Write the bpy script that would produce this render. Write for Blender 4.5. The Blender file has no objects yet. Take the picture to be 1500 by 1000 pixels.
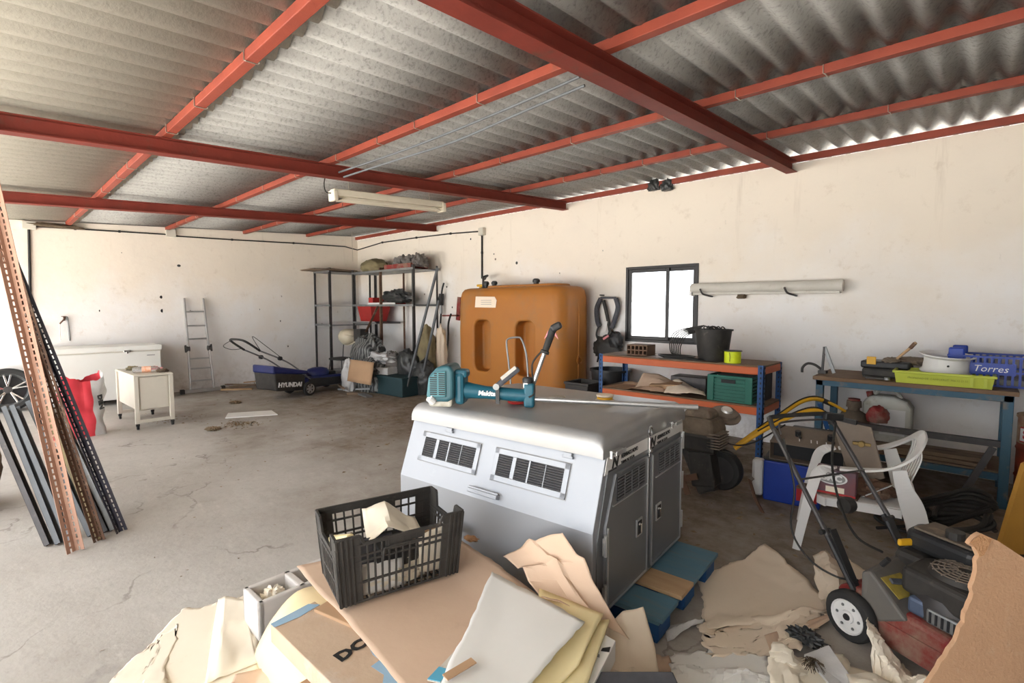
import bpy, bmesh, math, random
from math import pi, sin, cos, radians as R, atan2, sqrt
from mathutils import Vector as V, Matrix, noise, Euler
random.seed(7)
SC = bpy.context.scene
COL = SC.collection
# ---------- room frame: back wall is the plane Y=6.2, side wall the plane X=-10.8, camera stands above the origin
EYE = 1.56; YAW = R(43.2); F = 735.0; PITCH = math.atan(50/F)
YB = 6.2; XL = -10.8; XR = 3.2; YF = -1.6
FW = V((-sin(YAW)*cos(PITCH), cos(YAW)*cos(PITCH), -sin(PITCH)))
RT = V((cos(YAW), sin(YAW), 0)); UP = RT.cross(FW)
CAMP = V((0, 0, EYE))
def ray(x, y): return FW + RT*((x-750)/F) - UP*((y-500)/F)
def atz(x, y, z=0.0):
    d = ray(x, y); return CAMP + d*((z-EYE)/d.z)
def atY(x, y, Y):
    d = ray(x, y); return CAMP + d*(Y/d.y)
def atX(x, y, X):
    d = ray(x, y); return CAMP + d*(X/d.x)
def atD(x, y, D): return CAMP + ray(x, y)*D
def roofz(y): return 3.15 + .056*(y-6.2)          # underside of the purlins

# ---------- mesh builder
class MB:
    def __init__(s, T=None): s.v = []; s.f = []; s.m = []; s.T = T or Matrix(); s.mi = 0
    def add(s, vs, fs, T=None):
        T = s.T @ T if T is not None else s.T
        n = len(s.v); s.v += [tuple(T @ V(p)) for p in vs]; s.f += [[i+n for i in f] for f in fs]; s.m += [s.mi]*len(fs)
        return s
    def box(s, c, d, rot=None, taper=1.0):
        x, y, z = d[0]/2, d[1]/2, d[2]/2; t = taper
        vs = [(-x,-y,-z),(x,-y,-z),(x,y,-z),(-x,y,-z),(-x*t,-y*t,z),(x*t,-y*t,z),(x*t,y*t,z),(-x*t,y*t,z)]
        T = Matrix.Translation(c)
        if rot is not None: T = T @ (Euler(rot).to_matrix().to_4x4() if not isinstance(rot, Matrix) else rot)
        return s.add(vs, [(3,2,1,0),(4,5,6,7),(0,1,5,4),(1,2,6,5),(2,3,7,6),(3,0,4,7)], T)
    def bb(s, a, b):
        return s.box([(a[i]+b[i])/2 for i in range(3)], [abs(b[i]-a[i]) for i in range(3)])
    def bar(s, p, q, w, h, up=(0,0,1)):
        p, q = V(p), V(q); d = q-p; L = d.length; d.normalize(); u = V(up)
        if abs(d.dot(u)) > .98: u = V((1,0,0))
        sx = d.cross(u).normalized(); u = sx.cross(d)
        M = Matrix((( sx.x,d.x,u.x,0),(sx.y,d.y,u.y,0),(sx.z,d.z,u.z,0),(0,0,0,1)))
        return s.box(((p+q)/2), (w, L, h), M)
    def tube(s, pts, r, n=8, closed=False):
        pts = [V(p) for p in pts]; N = len(pts); rs = r if isinstance(r, (list, tuple)) else [r]*N
        tn = []
        for i in range(N):
            a = pts[(i-1) % N] if closed or i else pts[i]; b = pts[(i+1) % N] if closed or i < N-1 else pts[i]
            t = b-a; tn.append(t.normalized() if t.length > 1e-9 else V((0,0,1)))
        u = V((0,0,1)) if abs(tn[0].z) < .9 else V((1,0,0))
        u = (u - tn[0]*u.dot(tn[0])).normalized(); vs = []
        for i in range(N):
            u = (u - tn[i]*u.dot(tn[i]))
            u = u.normalized() if u.length > 1e-6 else tn[i].orthogonal().normalized()
            w = tn[i].cross(u)
            for k in range(n):
                a = 2*pi*k/n; vs.append(pts[i] + (u*cos(a)+w*sin(a))*rs[i])
        fs = []
        for i in range(N if closed else N-1):
            j = (i+1) % N
            for k in range(n):
                l = (k+1) % n; fs.append((i*n+k, i*n+l, j*n+l, j*n+k))
        if not closed: fs += [tuple(range(n))[::-1], tuple((N-1)*n+k for k in range(n))]
        return s.add(vs, fs)
    def cyl(s, p, q, r, n=20, r2=None): return s.tube([p, q], [r, r if r2 is None else r2], n)
    def lathe(s, prof, n=24, T=None, cap=True):
        vs = [(r*cos(2*pi*k/n), r*sin(2*pi*k/n), z) for r, z in prof for k in range(n)]; fs = []
        for i in range(len(prof)-1):
            for k in range(n):
                l = (k+1) % n; fs.append((i*n+k, i*n+l, (i+1)*n+l, (i+1)*n+k))
        if cap:
            fs.append(tuple(range(n))[::-1]); fs.append(tuple((len(prof)-1)*n+k for k in range(n)))
        return s.add(vs, fs, T)
    def prism(s, poly, z0, z1, T=None):
        n = len(poly)
        vs = [(x, y, z0) for x, y in poly] + [(x, y, z1) for x, y in poly]
        fs = [tuple(range(n))[::-1], tuple(range(n, 2*n))] + [(i, (i+1) % n, n+(i+1) % n, n+i) for i in range(n)]
        return s.add(vs, fs, T)
    def grid(s, fn, nu, nv, T=None):
        vs = [fn(i/nu, j/nv) for j in range(nv+1) for i in range(nu+1)]
        fs = [(j*(nu+1)+i, j*(nu+1)+i+1, (j+1)*(nu+1)+i+1, (j+1)*(nu+1)+i) for j in range(nv) for i in range(nu)]
        return s.add(vs, fs, T)
    def build(s, name, mat, parent=None, smooth=False, bevel=0, solid=0, sub=0, seg=2, off=0):
        me = bpy.data.meshes.new(name); me.from_pydata(s.v, [], s.f)
        for m in (mat if isinstance(mat, (list, tuple)) else [mat]): me.materials.append(m)
        for p, i in zip(me.polygons, s.m): p.material_index = i
        bm = bmesh.new(); bm.from_mesh(me); bmesh.ops.recalc_face_normals(bm, faces=bm.faces); bm.to_mesh(me); bm.free()
        if smooth:
            me.polygons.foreach_set('use_smooth', [True]*len(me.polygons))
            me.set_sharp_from_angle(angle=R(smooth if smooth is not True else 40))
        o = bpy.data.objects.new(name, me); COL.objects.link(o)
        if parent: o.parent = parent
        if solid:
            m = o.modifiers.new('s', 'SOLIDIFY'); m.thickness = solid; m.offset = off
        if bevel:
            m = o.modifiers.new('b', 'BEVEL'); m.width = bevel; m.segments = seg; m.limit_method = 'ANGLE'; m.angle_limit = R(35)
            m.harden_normals = False
        if sub:
            m = o.modifiers.new('u', 'SUBSURF'); m.levels = sub; m.render_levels = sub
        return o
def tag(o, label, cat, group=None, kind=None):
    o['label'] = label; o['category'] = cat
    if group: o['group'] = group
    if kind: o['kind'] = kind
    return o
def thing(name, label, cat, loc=(0,0,0), rz=0, group=None, rot=None):
    o = bpy.data.objects.new(name, None); COL.objects.link(o); o.location = loc
    o.rotation_euler = rot if rot else (0, 0, rz); o.empty_display_size = .1
    return tag(o, label, cat, group)
def copy_tree(o, parent=None):
    c = o.copy(); COL.objects.link(c)
    if parent: c.parent = parent
    for ch in list(o.children): copy_tree(ch, c)
    return c
def struct(o): o['kind'] = 'structure'; return o
def txt(name, s, size, mat, T, parent=None, ext=.0008, bold=0.0, shear=0, align='CENTER', sx=1):
    cu = bpy.data.curves.new(name, 'FONT'); cu.body = s; cu.size = size; cu.extrude = ext; cu.align_x = align; cu.align_y = 'CENTER'
    cu.offset = bold; cu.shear = shear; cu.resolution_u = 2
    t = bpy.data.objects.new(name, cu); me = bpy.data.meshes.new_from_object(t); bpy.data.objects.remove(t)
    me.transform(Matrix.Diagonal((sx,1,1,1))); me.materials.clear(); me.materials.append(mat)
    o = bpy.data.objects.new(name, me); COL.objects.link(o); o.matrix_local = T
    if parent: o.parent = parent
    return o
def frame(o, x, z):            # matrix with local x axis = x, local z axis (outward normal) = z
    x = V(x).normalized(); z = V(z); z = (z - x*z.dot(x)).normalized(); y = z.cross(x)
    return Matrix(((x.x,y.x,z.x,o[0]),(x.y,y.y,z.y,o[1]),(x.z,y.z,z.z,o[2]),(0,0,0,1)))
def spline(pts, n=8, closed=False):
    pts = [V(p) for p in pts]; N = len(pts); out = []
    for i in range(N if closed else N-1):
        if closed: p0, p1, p2, p3 = pts[i-1], pts[i], pts[(i+1) % N], pts[(i+2) % N]
        else: p0, p1, p2, p3 = pts[max(i-1,0)], pts[i], pts[i+1], pts[min(i+2,N-1)]
        for k in range(n):
            t = k/n
            out.append(.5*((2*p1) + (p2-p0)*t + (2*p0-5*p1+4*p2-p3)*t*t + (3*p1-p0-3*p2+p3)*t*t*t))
    if not closed: out.append(pts[-1])
    return out
def rrect(w, h, r, n=5):
    out = []
    for cx, cy, a in ((w/2-r, h/2-r, 0), (-w/2+r, h/2-r, 90), (-w/2+r, -h/2+r, 180), (w/2-r, -h/2+r, 270)):
        for k in range(n+1):
            t = R(a+90*k/n); out.append((cx+r*cos(t), cy+r*sin(t)))
    return out
def nz(p, s=1.0, o=0.0): return noise.noise(V((p[0]*s+o, p[1]*s-o*.7, p[2]*s+o*1.3)))
def TRS(loc=(0,0,0), rot=(0,0,0), sc=(1,1,1)):
    return Matrix.Translation(loc) @ Euler(rot).to_matrix().to_4x4() @ Matrix.Diagonal((*sc, 1))

# ---------- materials
def mat(name, c, rough=.6, metal=0.0, c2=None, scale=6.0, amt=.5, bump=0.0, bscale=None, dirt=None, dscale=3.0, dlev=(.55,.7), trans=0, alpha=None, stretch=None, spec=.4, sheen=0):
    m = bpy.data.materials.new(name); m.use_nodes = True; nt = m.node_tree; N = nt.nodes; L = nt.links
    b = N['Principled BSDF']; b.inputs['Roughness'].default_value = rough; b.inputs['Metallic'].default_value = metal
    b.inputs['Specular IOR Level'].default_value = spec
    c = (*c, 1)
    tc = N.new('ShaderNodeTexCoord'); mp = N.new('ShaderNodeMapping'); L.new(tc.outputs['Object'], mp.inputs['Vector'])
    if stretch: mp.inputs['Scale'].default_value = stretch
    def nse(sc, det=6, ro=.6):
        n = N.new('ShaderNodeTexNoise'); n.inputs['Scale'].default_value = sc; n.inputs['Detail'].default_value = det; n.inputs['Roughness'].default_value = ro
        L.new(mp.outputs[0], n.inputs['Vector']); return n
    def rmp(n, a, z):
        r = N.new('ShaderNodeMapRange'); r.inputs['From Min'].default_value = a; r.inputs['From Max'].default_value = z; L.new(n.outputs['Fac'], r.inputs['Value']); return r
    def mix(f, A, B):
        x = N.new('ShaderNodeMix'); x.data_type = 'RGBA'
        if hasattr(f, 'outputs'): L.new(f.outputs[0], x.inputs[0])
        else: L.new(f, x.inputs[0])
        for k, q in ((6, A), (7, B)):
            if isinstance(q, tuple): x.inputs[k].default_value = q
            else: L.new(q, x.inputs[k])
        return x.outputs[2]
    col = c
    if c2 is None: c2 = tuple(k*.8 for k in c[:3])
    col = mix(rmp(nse(scale), .5-.5*amt, .5+.5*amt) if amt < 1 else rmp(nse(scale), .35, .65), c, (*c2, 1))
    if dirt is not None:
        col = mix(rmp(nse(dscale, 9, .7), *dlev), col, (*dirt, 1))
    L.new(col, b.inputs['Base Color'])
    if bump:
        n = nse(bscale or scale*4, 5); bp = N.new('ShaderNodeBump'); bp.inputs['Strength'].default_value = bump; bp.inputs['Distance'].default_value = .01
        L.new(n.outputs['Fac'], bp.inputs['Height']); L.new(bp.outputs[0], b.inputs['Normal'])
    if trans: b.inputs['Transmission Weight'].default_value = trans
    if alpha is not None: b.inputs['Alpha'].default_value = alpha
    m['_c'] = 1
    return m
DUST = (.30,.25,.19)
M = {}
def defm(k, *a, **kw): M[k] = mat(k, *a, **kw)
defm('red_paint', (.30,.058,.03), .6, c2=(.21,.04,.024), scale=4, dirt=(.10,.06,.04), dscale=5, dlev=(.6,.8), bump=.15, bscale=40)
defm('rafter_red_shaded', (.215,.036,.023), .65, c2=(.15,.027,.018), scale=4, dirt=(.09,.06,.04), dscale=5, dlev=(.58,.8), bump=.15, bscale=40, spec=.25)  # purlin red darkened: shade on the rafters' turned-away sides put into the colour
defm('wire', (.55,.5,.42), .4, .8)
defm('black_plastic', (.012,.012,.014), .45, c2=(.03,.03,.03), scale=8)
defm('black_dusty', (.018,.017,.016), .6, c2=(.05,.045,.04), scale=9, dirt=(.16,.14,.11), dscale=14, dlev=(.6,.85))
defm('black_rubber', (.016,.016,.016), .8, c2=(.04,.038,.035), scale=12)
defm('dark_cable', (.02,.018,.016), .6)
defm('white_enamel', (.76,.77,.74), .35, c2=(.70,.70,.66), scale=2, dirt=(.5,.44,.33), dscale=3, dlev=(.62,.9))
defm('cream_metal', (.60,.565,.49), .5, c2=(.54,.505,.43), scale=3, dirt=(.3,.24,.17), dscale=5, dlev=(.66,.9))
defm('grey_steel', (.30,.31,.31), .45, .6, c2=(.2,.2,.2), scale=5, dirt=(.2,.15,.1), dscale=7, dlev=(.6,.85))
defm('blue_grey_steel', (.13,.138,.145), .55, .2, c2=(.09,.097,.105), scale=3, dirt=(.14,.13,.12), dscale=6, dlev=(.6,.85))
defm('dark_steel', (.085,.08,.078), .5, .4, c2=(.05,.045,.045), scale=6, dirt=DUST, dscale=8, dlev=(.6,.9))
defm('worn_carton', (.54,.41,.30), .85, c2=(.47,.34,.235), scale=5, dirt=(.58,.53,.48), dscale=4, dlev=(.5,.8), bump=.2)
defm('navy_steel', (.04,.042,.065), .5, .2, c2=(.045,.035,.035), scale=4, dirt=(.2,.1,.07), dscale=9, dlev=(.62,.8))
defm('copper_paint', (.42,.25,.18), .6, c2=(.34,.19,.13), scale=4, dirt=(.16,.10,.07), dscale=6, dlev=(.6,.8))
defm('rust', (.16,.085,.05), .8, c2=(.09,.05,.035), scale=8, dirt=(.28,.2,.14), dscale=6)
defm('aluminium', (.62,.63,.64), .35, .85, c2=(.5,.5,.5), scale=5)
defm('chrome', (.75,.75,.74), .18, 1)
defm('orange_tank', (.42,.165,.03), .5, c2=(.35,.13,.028), scale=1.2, dirt=(.26,.15,.07), dscale=1.6, dlev=(.5,.8), spec=.25)
defm('yellow_foam', (.75,.58,.22), .9, c2=(.6,.45,.15), scale=12, bump=.6)
defm('orange_beam', (.56,.115,.025), .5, c2=(.48,.09,.02), scale=3, dirt=(.28,.17,.1), dscale=8, dlev=(.62,.8))
defm('blue_paint', (.012,.075,.24), .5, c2=(.01,.055,.17), scale=5, dirt=(.15,.15,.16), dscale=9, dlev=(.66,.85))
defm('wood_top', (.19,.115,.065), .75, c2=(.12,.07,.04), scale=3, stretch=(1,6,6), dirt=(.27,.22,.165), dscale=4, dlev=(.5,.8))
defm('old_wood', (.24,.17,.115), .85, c2=(.15,.105,.07), scale=4, stretch=(1,7,7), bump=.3)
defm('pale_wood', (.52,.35,.2), .8, c2=(.42,.27,.15), scale=4, stretch=(1,8,8), bump=.2)
defm('green_plastic', (.012,.15,.105), .5, c2=(.01,.11,.08), scale=4)
defm('lime_plastic', (.50,.56,.055), .5, c2=(.42,.47,.05), scale=4, dirt=(.3,.3,.1), dscale=6, dlev=(.66,.9))
defm('royal_blue', (.012,.05,.36), .45, c2=(.01,.035,.26), scale=4)
defm('neon_yellow', (.75,.85,.02), .5, c2=(.62,.72,.02), scale=30)
defm('brick', (.21,.13,.085), .9, c2=(.15,.09,.06), scale=9, bump=.4)
defm('kraft', (.62,.455,.335), .85, c2=(.57,.405,.29), scale=3, dirt=(.48,.33,.225), dscale=5, dlev=(.6,.9), bump=.12, bscale=20)
defm('kraft_pale', (.80,.68,.545), .85, c2=(.75,.63,.49), scale=3, dirt=(.62,.47,.33), dscale=4, dlev=(.6,.9), bump=.15, bscale=18)
defm('cream_paper', (.85,.78,.655), .85, c2=(.81,.73,.59), scale=3, dirt=(.55,.42,.28), dscale=4, dlev=(.62,.9))
defm('yellow_paper', (.88,.77,.47), .8, c2=(.85,.72,.40), scale=3)
defm('white_paper', (.80,.79,.76), .8, c2=(.74,.73,.70), scale=2.5, dirt=(.6,.57,.52), dscale=6, dlev=(.66,.85))
defm('cardboard', (.47,.30,.175), .85, c2=(.40,.25,.145), scale=4, dirt=(.3,.19,.12), dscale=5, dlev=(.6,.85), bump=.1)
defm('print_black', (.02,.02,.02), .6)
defm('print_blue', (.25,.42,.58), .7, c2=(.33,.46,.58), scale=14)
defm('print_white', (.85,.85,.85), .5)
defm('print_red', (.55,.03,.03), .5)
defm('print_grey', (.3,.3,.3), .5)
defm('block_grey', (.60,.57,.54), .9, c2=(.52,.49,.46), scale=5, bump=.2, dirt=(.45,.36,.26), dscale=4, dlev=(.62,.85))
defm('kennel_alu', (.325,.338,.362), .45, .35, c2=(.305,.318,.342), scale=1.5, dirt=(.48,.48,.48), dscale=2.5, dlev=(.6,.9))
defm('kennel_lid', (.345,.348,.352), .45, .4, c2=(.295,.297,.30), scale=2, dirt=(.40,.375,.34), dscale=2.2, dlev=(.4,.75), bump=.06, bscale=30)
defm('kennel_door', (.19,.195,.205), .42, .35, c2=(.17,.175,.185), scale=2)
defm('dark_slot', (.02,.02,.022), .7)
defm('teal', (.012,.105,.155), .45, c2=(.01,.085,.125), scale=4)
defm('teal_pale', (.065,.20,.23), .5, c2=(.05,.16,.185), scale=6)
defm('pink', (.75,.28,.3), .5)
defm('red_plastic', (.42,.03,.025), .45, c2=(.3,.02,.018), scale=4)
defm('red_dusty', (.25,.022,.02), .6, c2=(.17,.02,.018), scale=5, dirt=(.26,.18,.13), dscale=5, dlev=(.45,.68))
defm('red_sack', (.72,.06,.08), .45, c2=(.6,.04,.06), scale=8)
defm('white_plastic', (.74,.73,.72), .45, c2=(.68,.67,.65), scale=3, dirt=(.5,.44,.36), dscale=5, dlev=(.62,.85))
defm('old_white', (.60,.575,.525), .55, c2=(.52,.49,.43), scale=6, dirt=(.27,.21,.15), dscale=12, dlev=(.62,.8))
defm('lamp_cream', (.74,.68,.55), .5, c2=(.66,.6,.47), scale=3)
defm('dust_metal', (.22,.18,.145), .8, c2=(.17,.135,.105), scale=7, dirt=(.34,.27,.2), dscale=14, dlev=(.58,.8), bump=.2)
defm('engine_dusty', (.20,.155,.115), .85, c2=(.10,.08,.06), scale=10, dirt=(.3,.23,.16), dscale=6, bump=.4)
defm('yellow_paint', (.72,.40,.02), .4, c2=(.6,.32,.02), scale=4, dirt=(.25,.16,.07), dscale=9, dlev=(.62,.8))
defm('navy_plastic', (.012,.022,.13), .4, c2=(.01,.015,.09), scale=4)
defm('particle_board', (.50,.30,.175), .95, c2=(.44,.26,.15), scale=5, dirt=(.5,.34,.22), dscale=30, dlev=(.55,.8), bump=.35, bscale=90)
defm('broken_board', (.62,.36,.19), 1, c2=(.45,.22,.1), scale=60, bump=1, bscale=120)
defm('orange_board', (.62,.33,.06), .6, c2=(.5,.25,.05), scale=3, dirt=(.2,.12,.05), dscale=6, dlev=(.64,.8))
defm('can_clear', (.55,.55,.5), .5, c2=(.42,.40,.33), scale=3, dirt=(.3,.25,.18), dscale=5)
defm('clear_bottle', (.8,.8,.8), .1, trans=.85)
defm('burlap', (.2,.14,.09), .95, c2=(.12,.085,.06), scale=30, bump=1)
defm('khaki', (.24,.2,.1), .85, c2=(.15,.12,.07), scale=7, bump=.4)
defm('grey_cloth', (.2,.18,.165), .9, c2=(.1,.09,.085), scale=7, bump=.4)
defm('dark_bag', (.025,.027,.026), .35, c2=(.06,.06,.06), scale=9, bump=.5, bscale=25)
defm('white_bag', (.62,.62,.62), .5, c2=(.45,.44,.43), scale=6, bump=.3)
defm('blue_bag', (.03,.2,.42), .5, c2=(.02,.14,.3), scale=5)
defm('helmet', (.68,.62,.48), .4, c2=(.55,.47,.33), scale=3)
defm('teal_crate', (.02,.05,.058), .6)
defm('strap_grey', (.1,.105,.12), .85, c2=(.06,.06,.07), scale=12)
defm('twig', (.16,.12,.075), .95, c2=(.08,.055,.035), scale=20)
defm('leaf_litter', (.19,.13,.08), .95, c2=(.28,.21,.13), scale=20)
defm('red_drum', (.35,.06,.025), .6, c2=(.26,.05,.025), scale=3, dirt=(.12,.05,.03), dscale=4, dlev=(.55,.75))
defm('yard', (.50,.49,.465), .95, c2=(.44,.43,.41), scale=.6)
defm('tyre', (.02,.02,.02), .8, c2=(.035,.034,.033), scale=10)
# ---------- room shell
def wall_mat(name):
    m = bpy.data.materials.new(name); m.use_nodes = True; nt = m.node_tree; N = nt.nodes; L = nt.links; b = N['Principled BSDF']
    b.inputs['Roughness'].default_value = .92; b.inputs['Specular IOR Level'].default_value = .2
    g = N.new('ShaderNodeNewGeometry'); sep = N.new('ShaderNodeSeparateXYZ'); L.new(g.outputs['Position'], sep.inputs[0])
    def nse(sc, det=6, ro=.6, st=None):
        n = N.new('ShaderNodeTexNoise'); n.inputs['Scale'].default_value = sc; n.inputs['Detail'].default_value = det; n.inputs['Roughness'].default_value = ro
        mp = N.new('ShaderNodeMapping'); L.new(g.outputs['Position'], mp.inputs[0])
        if st: mp.inputs['Scale'].default_value = st
        L.new(mp.outputs[0], n.inputs['Vector']); return n.outputs['Fac']
    def rng(v, a, z, lo=0, hi=1):
        r = N.new('ShaderNodeMapRange'); r.inputs['From Min'].default_value = a; r.inputs['From Max'].default_value = z
        r.inputs['To Min'].default_value = lo; r.inputs['To Max'].default_value = hi; L.new(v, r.inputs['Value']); return r.outputs[0]
    def mix(f, A, B):
        x = N.new('ShaderNodeMix'); x.data_type = 'RGBA'; L.new(f, x.inputs[0])
        for k, q in ((6, A), (7, B)):
            if isinstance(q, tuple): x.inputs[k].default_value = (*q, 1)
            else: L.new(q, x.inputs[k])
        return x.outputs[2]
    def mul(a, c):
        x = N.new('ShaderNodeMath'); x.operation = 'MULTIPLY'; L.new(a, x.inputs[0])
        if isinstance(c, (int, float)): x.inputs[1].default_value = c
        else: L.new(c, x.inputs[1])
        return x.outputs[0]
    # limewash: old yellowed coat high up, fresher whiter coat patched in lower down
    edge = N.new('ShaderNodeMath'); edge.operation = 'ADD'; L.new(sep.outputs['Z'], edge.inputs[0]); L.new(rng(nse(1.1), .3, .7, -.5, .5), edge.inputs[1])
    col = mix(rng(edge.outputs[0], 1.2, 2.3), (.80,.785,.775), (.78,.70,.60))
    col = mix(rng(nse(.8, 8, .65), .45, .8, 0, .7), col, (.70,.635,.56))
    col = mix(rng(nse(7, 8, .7), .58, .72, 0, .38), col, (.55,.46,.36))
    col = mix(mul(rng(nse(11, 5, .8, (1,1,.35)), .66, .70, 0, .55), rng(nse(1.3), .5, .62)), col, (.34,.29,.24))
    # runs of dirt below the eaves and splashes near the foot
    col = mix(mul(rng(nse(4, 6, .7, (1,1,.09)), .60, .72, 0, .38), rng(sep.outputs['Z'], 1.9, 3.1)), col, (.40,.32,.24))
    col = mix(mul(rng(nse(5, 8, .75), .46, .7, 0, .75), rng(sep.outputs['Z'], .55, 0)), col, (.33,.27,.21))
    # chipped spots
    vo = N.new('ShaderNodeTexVoronoi'); vo.inputs['Scale'].default_value = 2.3; L.new(g.outputs['Position'], vo.inputs['Vector'])
    col = mix(mul(rng(vo.outputs['Distance'], .055, .03), rng(nse(2.6), .52, .56)), col, (.16,.12,.09))
    L.new(col, b.inputs['Base Color'])
    bp = N.new('ShaderNodeBump'); bp.inputs['Strength'].default_value = .35; bp.inputs['Distance'].default_value = .015
    L.new(nse(5, 7, .6), bp.inputs['Height']); L.new(bp.outputs[0], b.inputs['Normal'])
    return m
M['wall'] = wall_mat('limewashed_wall')
def floor_mat():
    m = bpy.data.materials.new('dusty_concrete'); m.use_nodes = True; nt = m.node_tree; N = nt.nodes; L = nt.links; b = N['Principled BSDF']
    b.inputs['Roughness'].default_value = .85; b.inputs['Specular IOR Level'].default_value = .25
    g = N.new('ShaderNodeNewGeometry'); sep = N.new('ShaderNodeSeparateXYZ'); L.new(g.outputs['Position'], sep.inputs[0])
    def nse(sc, det=7, ro=.62, st=None):
        n = N.new('ShaderNodeTexNoise'); n.inputs['Scale'].default_value = sc; n.inputs['Detail'].default_value = det; n.inputs['Roughness'].default_value = ro
        mp = N.new('ShaderNodeMapping'); L.new(g.outputs['Position'], mp.inputs[0])
        if st: mp.inputs['Scale'].default_value = st
        L.new(mp.outputs[0], n.inputs['Vector']); return n.outputs['Fac']
    def rng(v, a, z, lo=0, hi=1):
        r = N.new('ShaderNodeMapRange'); r.inputs['From Min'].default_value = a; r.inputs['From Max'].default_value = z
        r.inputs['To Min'].default_value = lo; r.inputs['To Max'].default_value = hi; L.new(v, r.inputs['Value']); return r.outputs[0]
    def mth(op, a, c):
        x = N.new('ShaderNodeMath'); x.operation = op
        for k, q in ((0, a), (1, c)):
            if isinstance(q, (int, float)): x.inputs[k].default_value = q
            else: L.new(q, x.inputs[k])
        return x.outputs[0]
    def mix(f, A, B):
        x = N.new('ShaderNodeMix'); x.data_type = 'RGBA'; L.new(f, x.inputs[0])
        for k, q in ((6, A), (7, B)):
            if isinstance(q, tuple): x.inputs[k].default_value = (*q, 1)
            else: L.new(q, x.inputs[k])
        return x.outputs[2]
    col = mix(rng(nse(.9), .35, .65), (.47,.447,.415), (.385,.36,.328))
    col = mix(rng(nse(22, 6, .8), .58, .72, 0, .45), col, (.25,.22,.19))
    col = mix(rng(nse(14, 8, .75), .5, .8, 0, .5), col, (.27,.245,.215))
    col = mix(rng(nse(3, 8, .7, (.5,2,1)), .6, .75, 0, .45), col, (.66,.63,.59))
    # earth trodden in along the back of the shed
    back = mth('ADD', rng(sep.outputs['Y'], .6, 4.8), rng(nse(.8), .3, .7, -.35, .35))
    col = mix(mth('MULTIPLY', rng(back, .25, .9), rng(nse(6, 8, .7), .3, .6, .45, 1)), col, (.17,.125,.085))
    # oil spots near the entrance
    ox = mth('ADD', sep.outputs['X'], 1.9); oy = mth('SUBTRACT', sep.outputs['Y'], .22)
    dd = mth('SQRT', mth('ADD', mth('MULTIPLY', ox, ox), mth('MULTIPLY', mth('MULTIPLY', oy, oy), 9)), 0)
    col = mix(mth('MULTIPLY', rng(dd, 1.1, .5), rng(nse(5.5, 6, .6), .56, .64, 0, .55)), col, (.20,.19,.18))
    # fine cracks
    w = N.new('ShaderNodeTexVoronoi'); w.feature = 'DISTANCE_TO_EDGE'; w.inputs['Scale'].default_value = .42
    ad = N.new('ShaderNodeVectorMath'); ad.operation = 'ADD'; nn = N.new('ShaderNodeTexNoise'); nn.inputs['Scale'].default_value = 2; nn.inputs['Detail'].default_value = 6
    L.new(g.outputs['Position'], nn.inputs['Vector']); L.new(g.outputs['Position'], ad.inputs[0]); L.new(nn.outputs['Color'], ad.inputs[1]); L.new(ad.outputs[0], w.inputs['Vector'])
    col = mix(mth('MULTIPLY', rng(w.outputs['Distance'], .006, .002), rng(nse(1.5), .48, .6, 0, .6)), col, (.16,.14,.12))
    L.new(col, b.inputs['Base Color'])
    bp = N.new('ShaderNodeBump'); bp.inputs['Strength'].default_value = .4; bp.inputs['Distance'].default_value = .012
    L.new(nse(9, 8, .7), bp.inputs['Height']); L.new(bp.outputs[0], b.inputs['Normal'])
    return m
M['floor'] = floor_mat()
def sheet_mat(name, a, bcol, speck):
    m = mat(name, a, .95, c2=bcol, scale=1.3, dirt=speck, dscale=42, dlev=(.50,.66), spec=.1, bump=.25, bscale=60)
    return m
SHEETS = [sheet_mat('fibre_cement_beige', (.53,.50,.43), (.475,.445,.375), (.44,.41,.345)),
          sheet_mat('fibre_cement_grey', (.43,.42,.395), (.365,.355,.335), (.25,.245,.23)),
          sheet_mat('fibre_cement_mottled', (.40,.39,.37), (.315,.31,.295), (.22,.215,.20))]

fl = MB().bb((XL-.2, YF-.1, -.15), (XR+.2, YB+.2, 0)).build('floor', M['floor']); struct(fl)
yd = MB().bb((-60, -60, -.2), (60, YF-.1, -.04)).build('ground_outside', M['yard']); struct(yd)
yb = MB().bb((-60, YB+.25, -.2), (60, 40, -.05)).build('ground_behind', M['yard']); struct(yb)
# back wall with the window opening, built from four blocks in one mesh
WX0, WX1, WZ0, WZ1 = -3.64, -2.62, 1.09, 2.11
wb = MB(); t0, t1 = YB, YB+.18; WT = 3.13
wb.bb((XL-.2, t0, -.1), (WX0, t1, WT)); wb.bb((WX1, t0, -.1), (XR+.2, t1, WT)); wb.bb((WX0, t0, -.1), (WX1, t1, WZ0)); wb.bb((WX0, t0, WZ1), (WX1, t1, WT))
struct(wb.build('wall_back', M['wall']))
wl = MB(); wl.add([(XL,YF,-.1),(XL,YB,-.1),(XL,YB,roofz(YB)+.06),(XL,YF,roofz(YF)+.06),(XL-.18,YF,-.1),(XL-.18,YB,-.1),(XL-.18,YB,roofz(YB)+.06),(XL-.18,YF,roofz(YF)+.06)],
   [(0,1,2,3),(7,6,5,4),(0,4,5,1),(1,5,6,2),(2,6,7,3),(3,7,4,0)])
struct(wl.build('wall_left', M['wall']))
wr = MB().bb((XR, YF, -.1), (XR+.18, YB, 3.2)); struct(wr.build('wall_right', mat('low_bounce_dark', (.30,.28,.26), .9)))  # unseen wall, coloured dark to cut bounce onto right-facing sides

wf = MB().bb((1.0, YF-.16, -.1), (XR+.2, YF, roofz(YF)-.01)); struct(wf.build('wall_front_blocker', M['wall']))  # unseen wall stub added to keep daylight off the right-hand side
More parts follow.
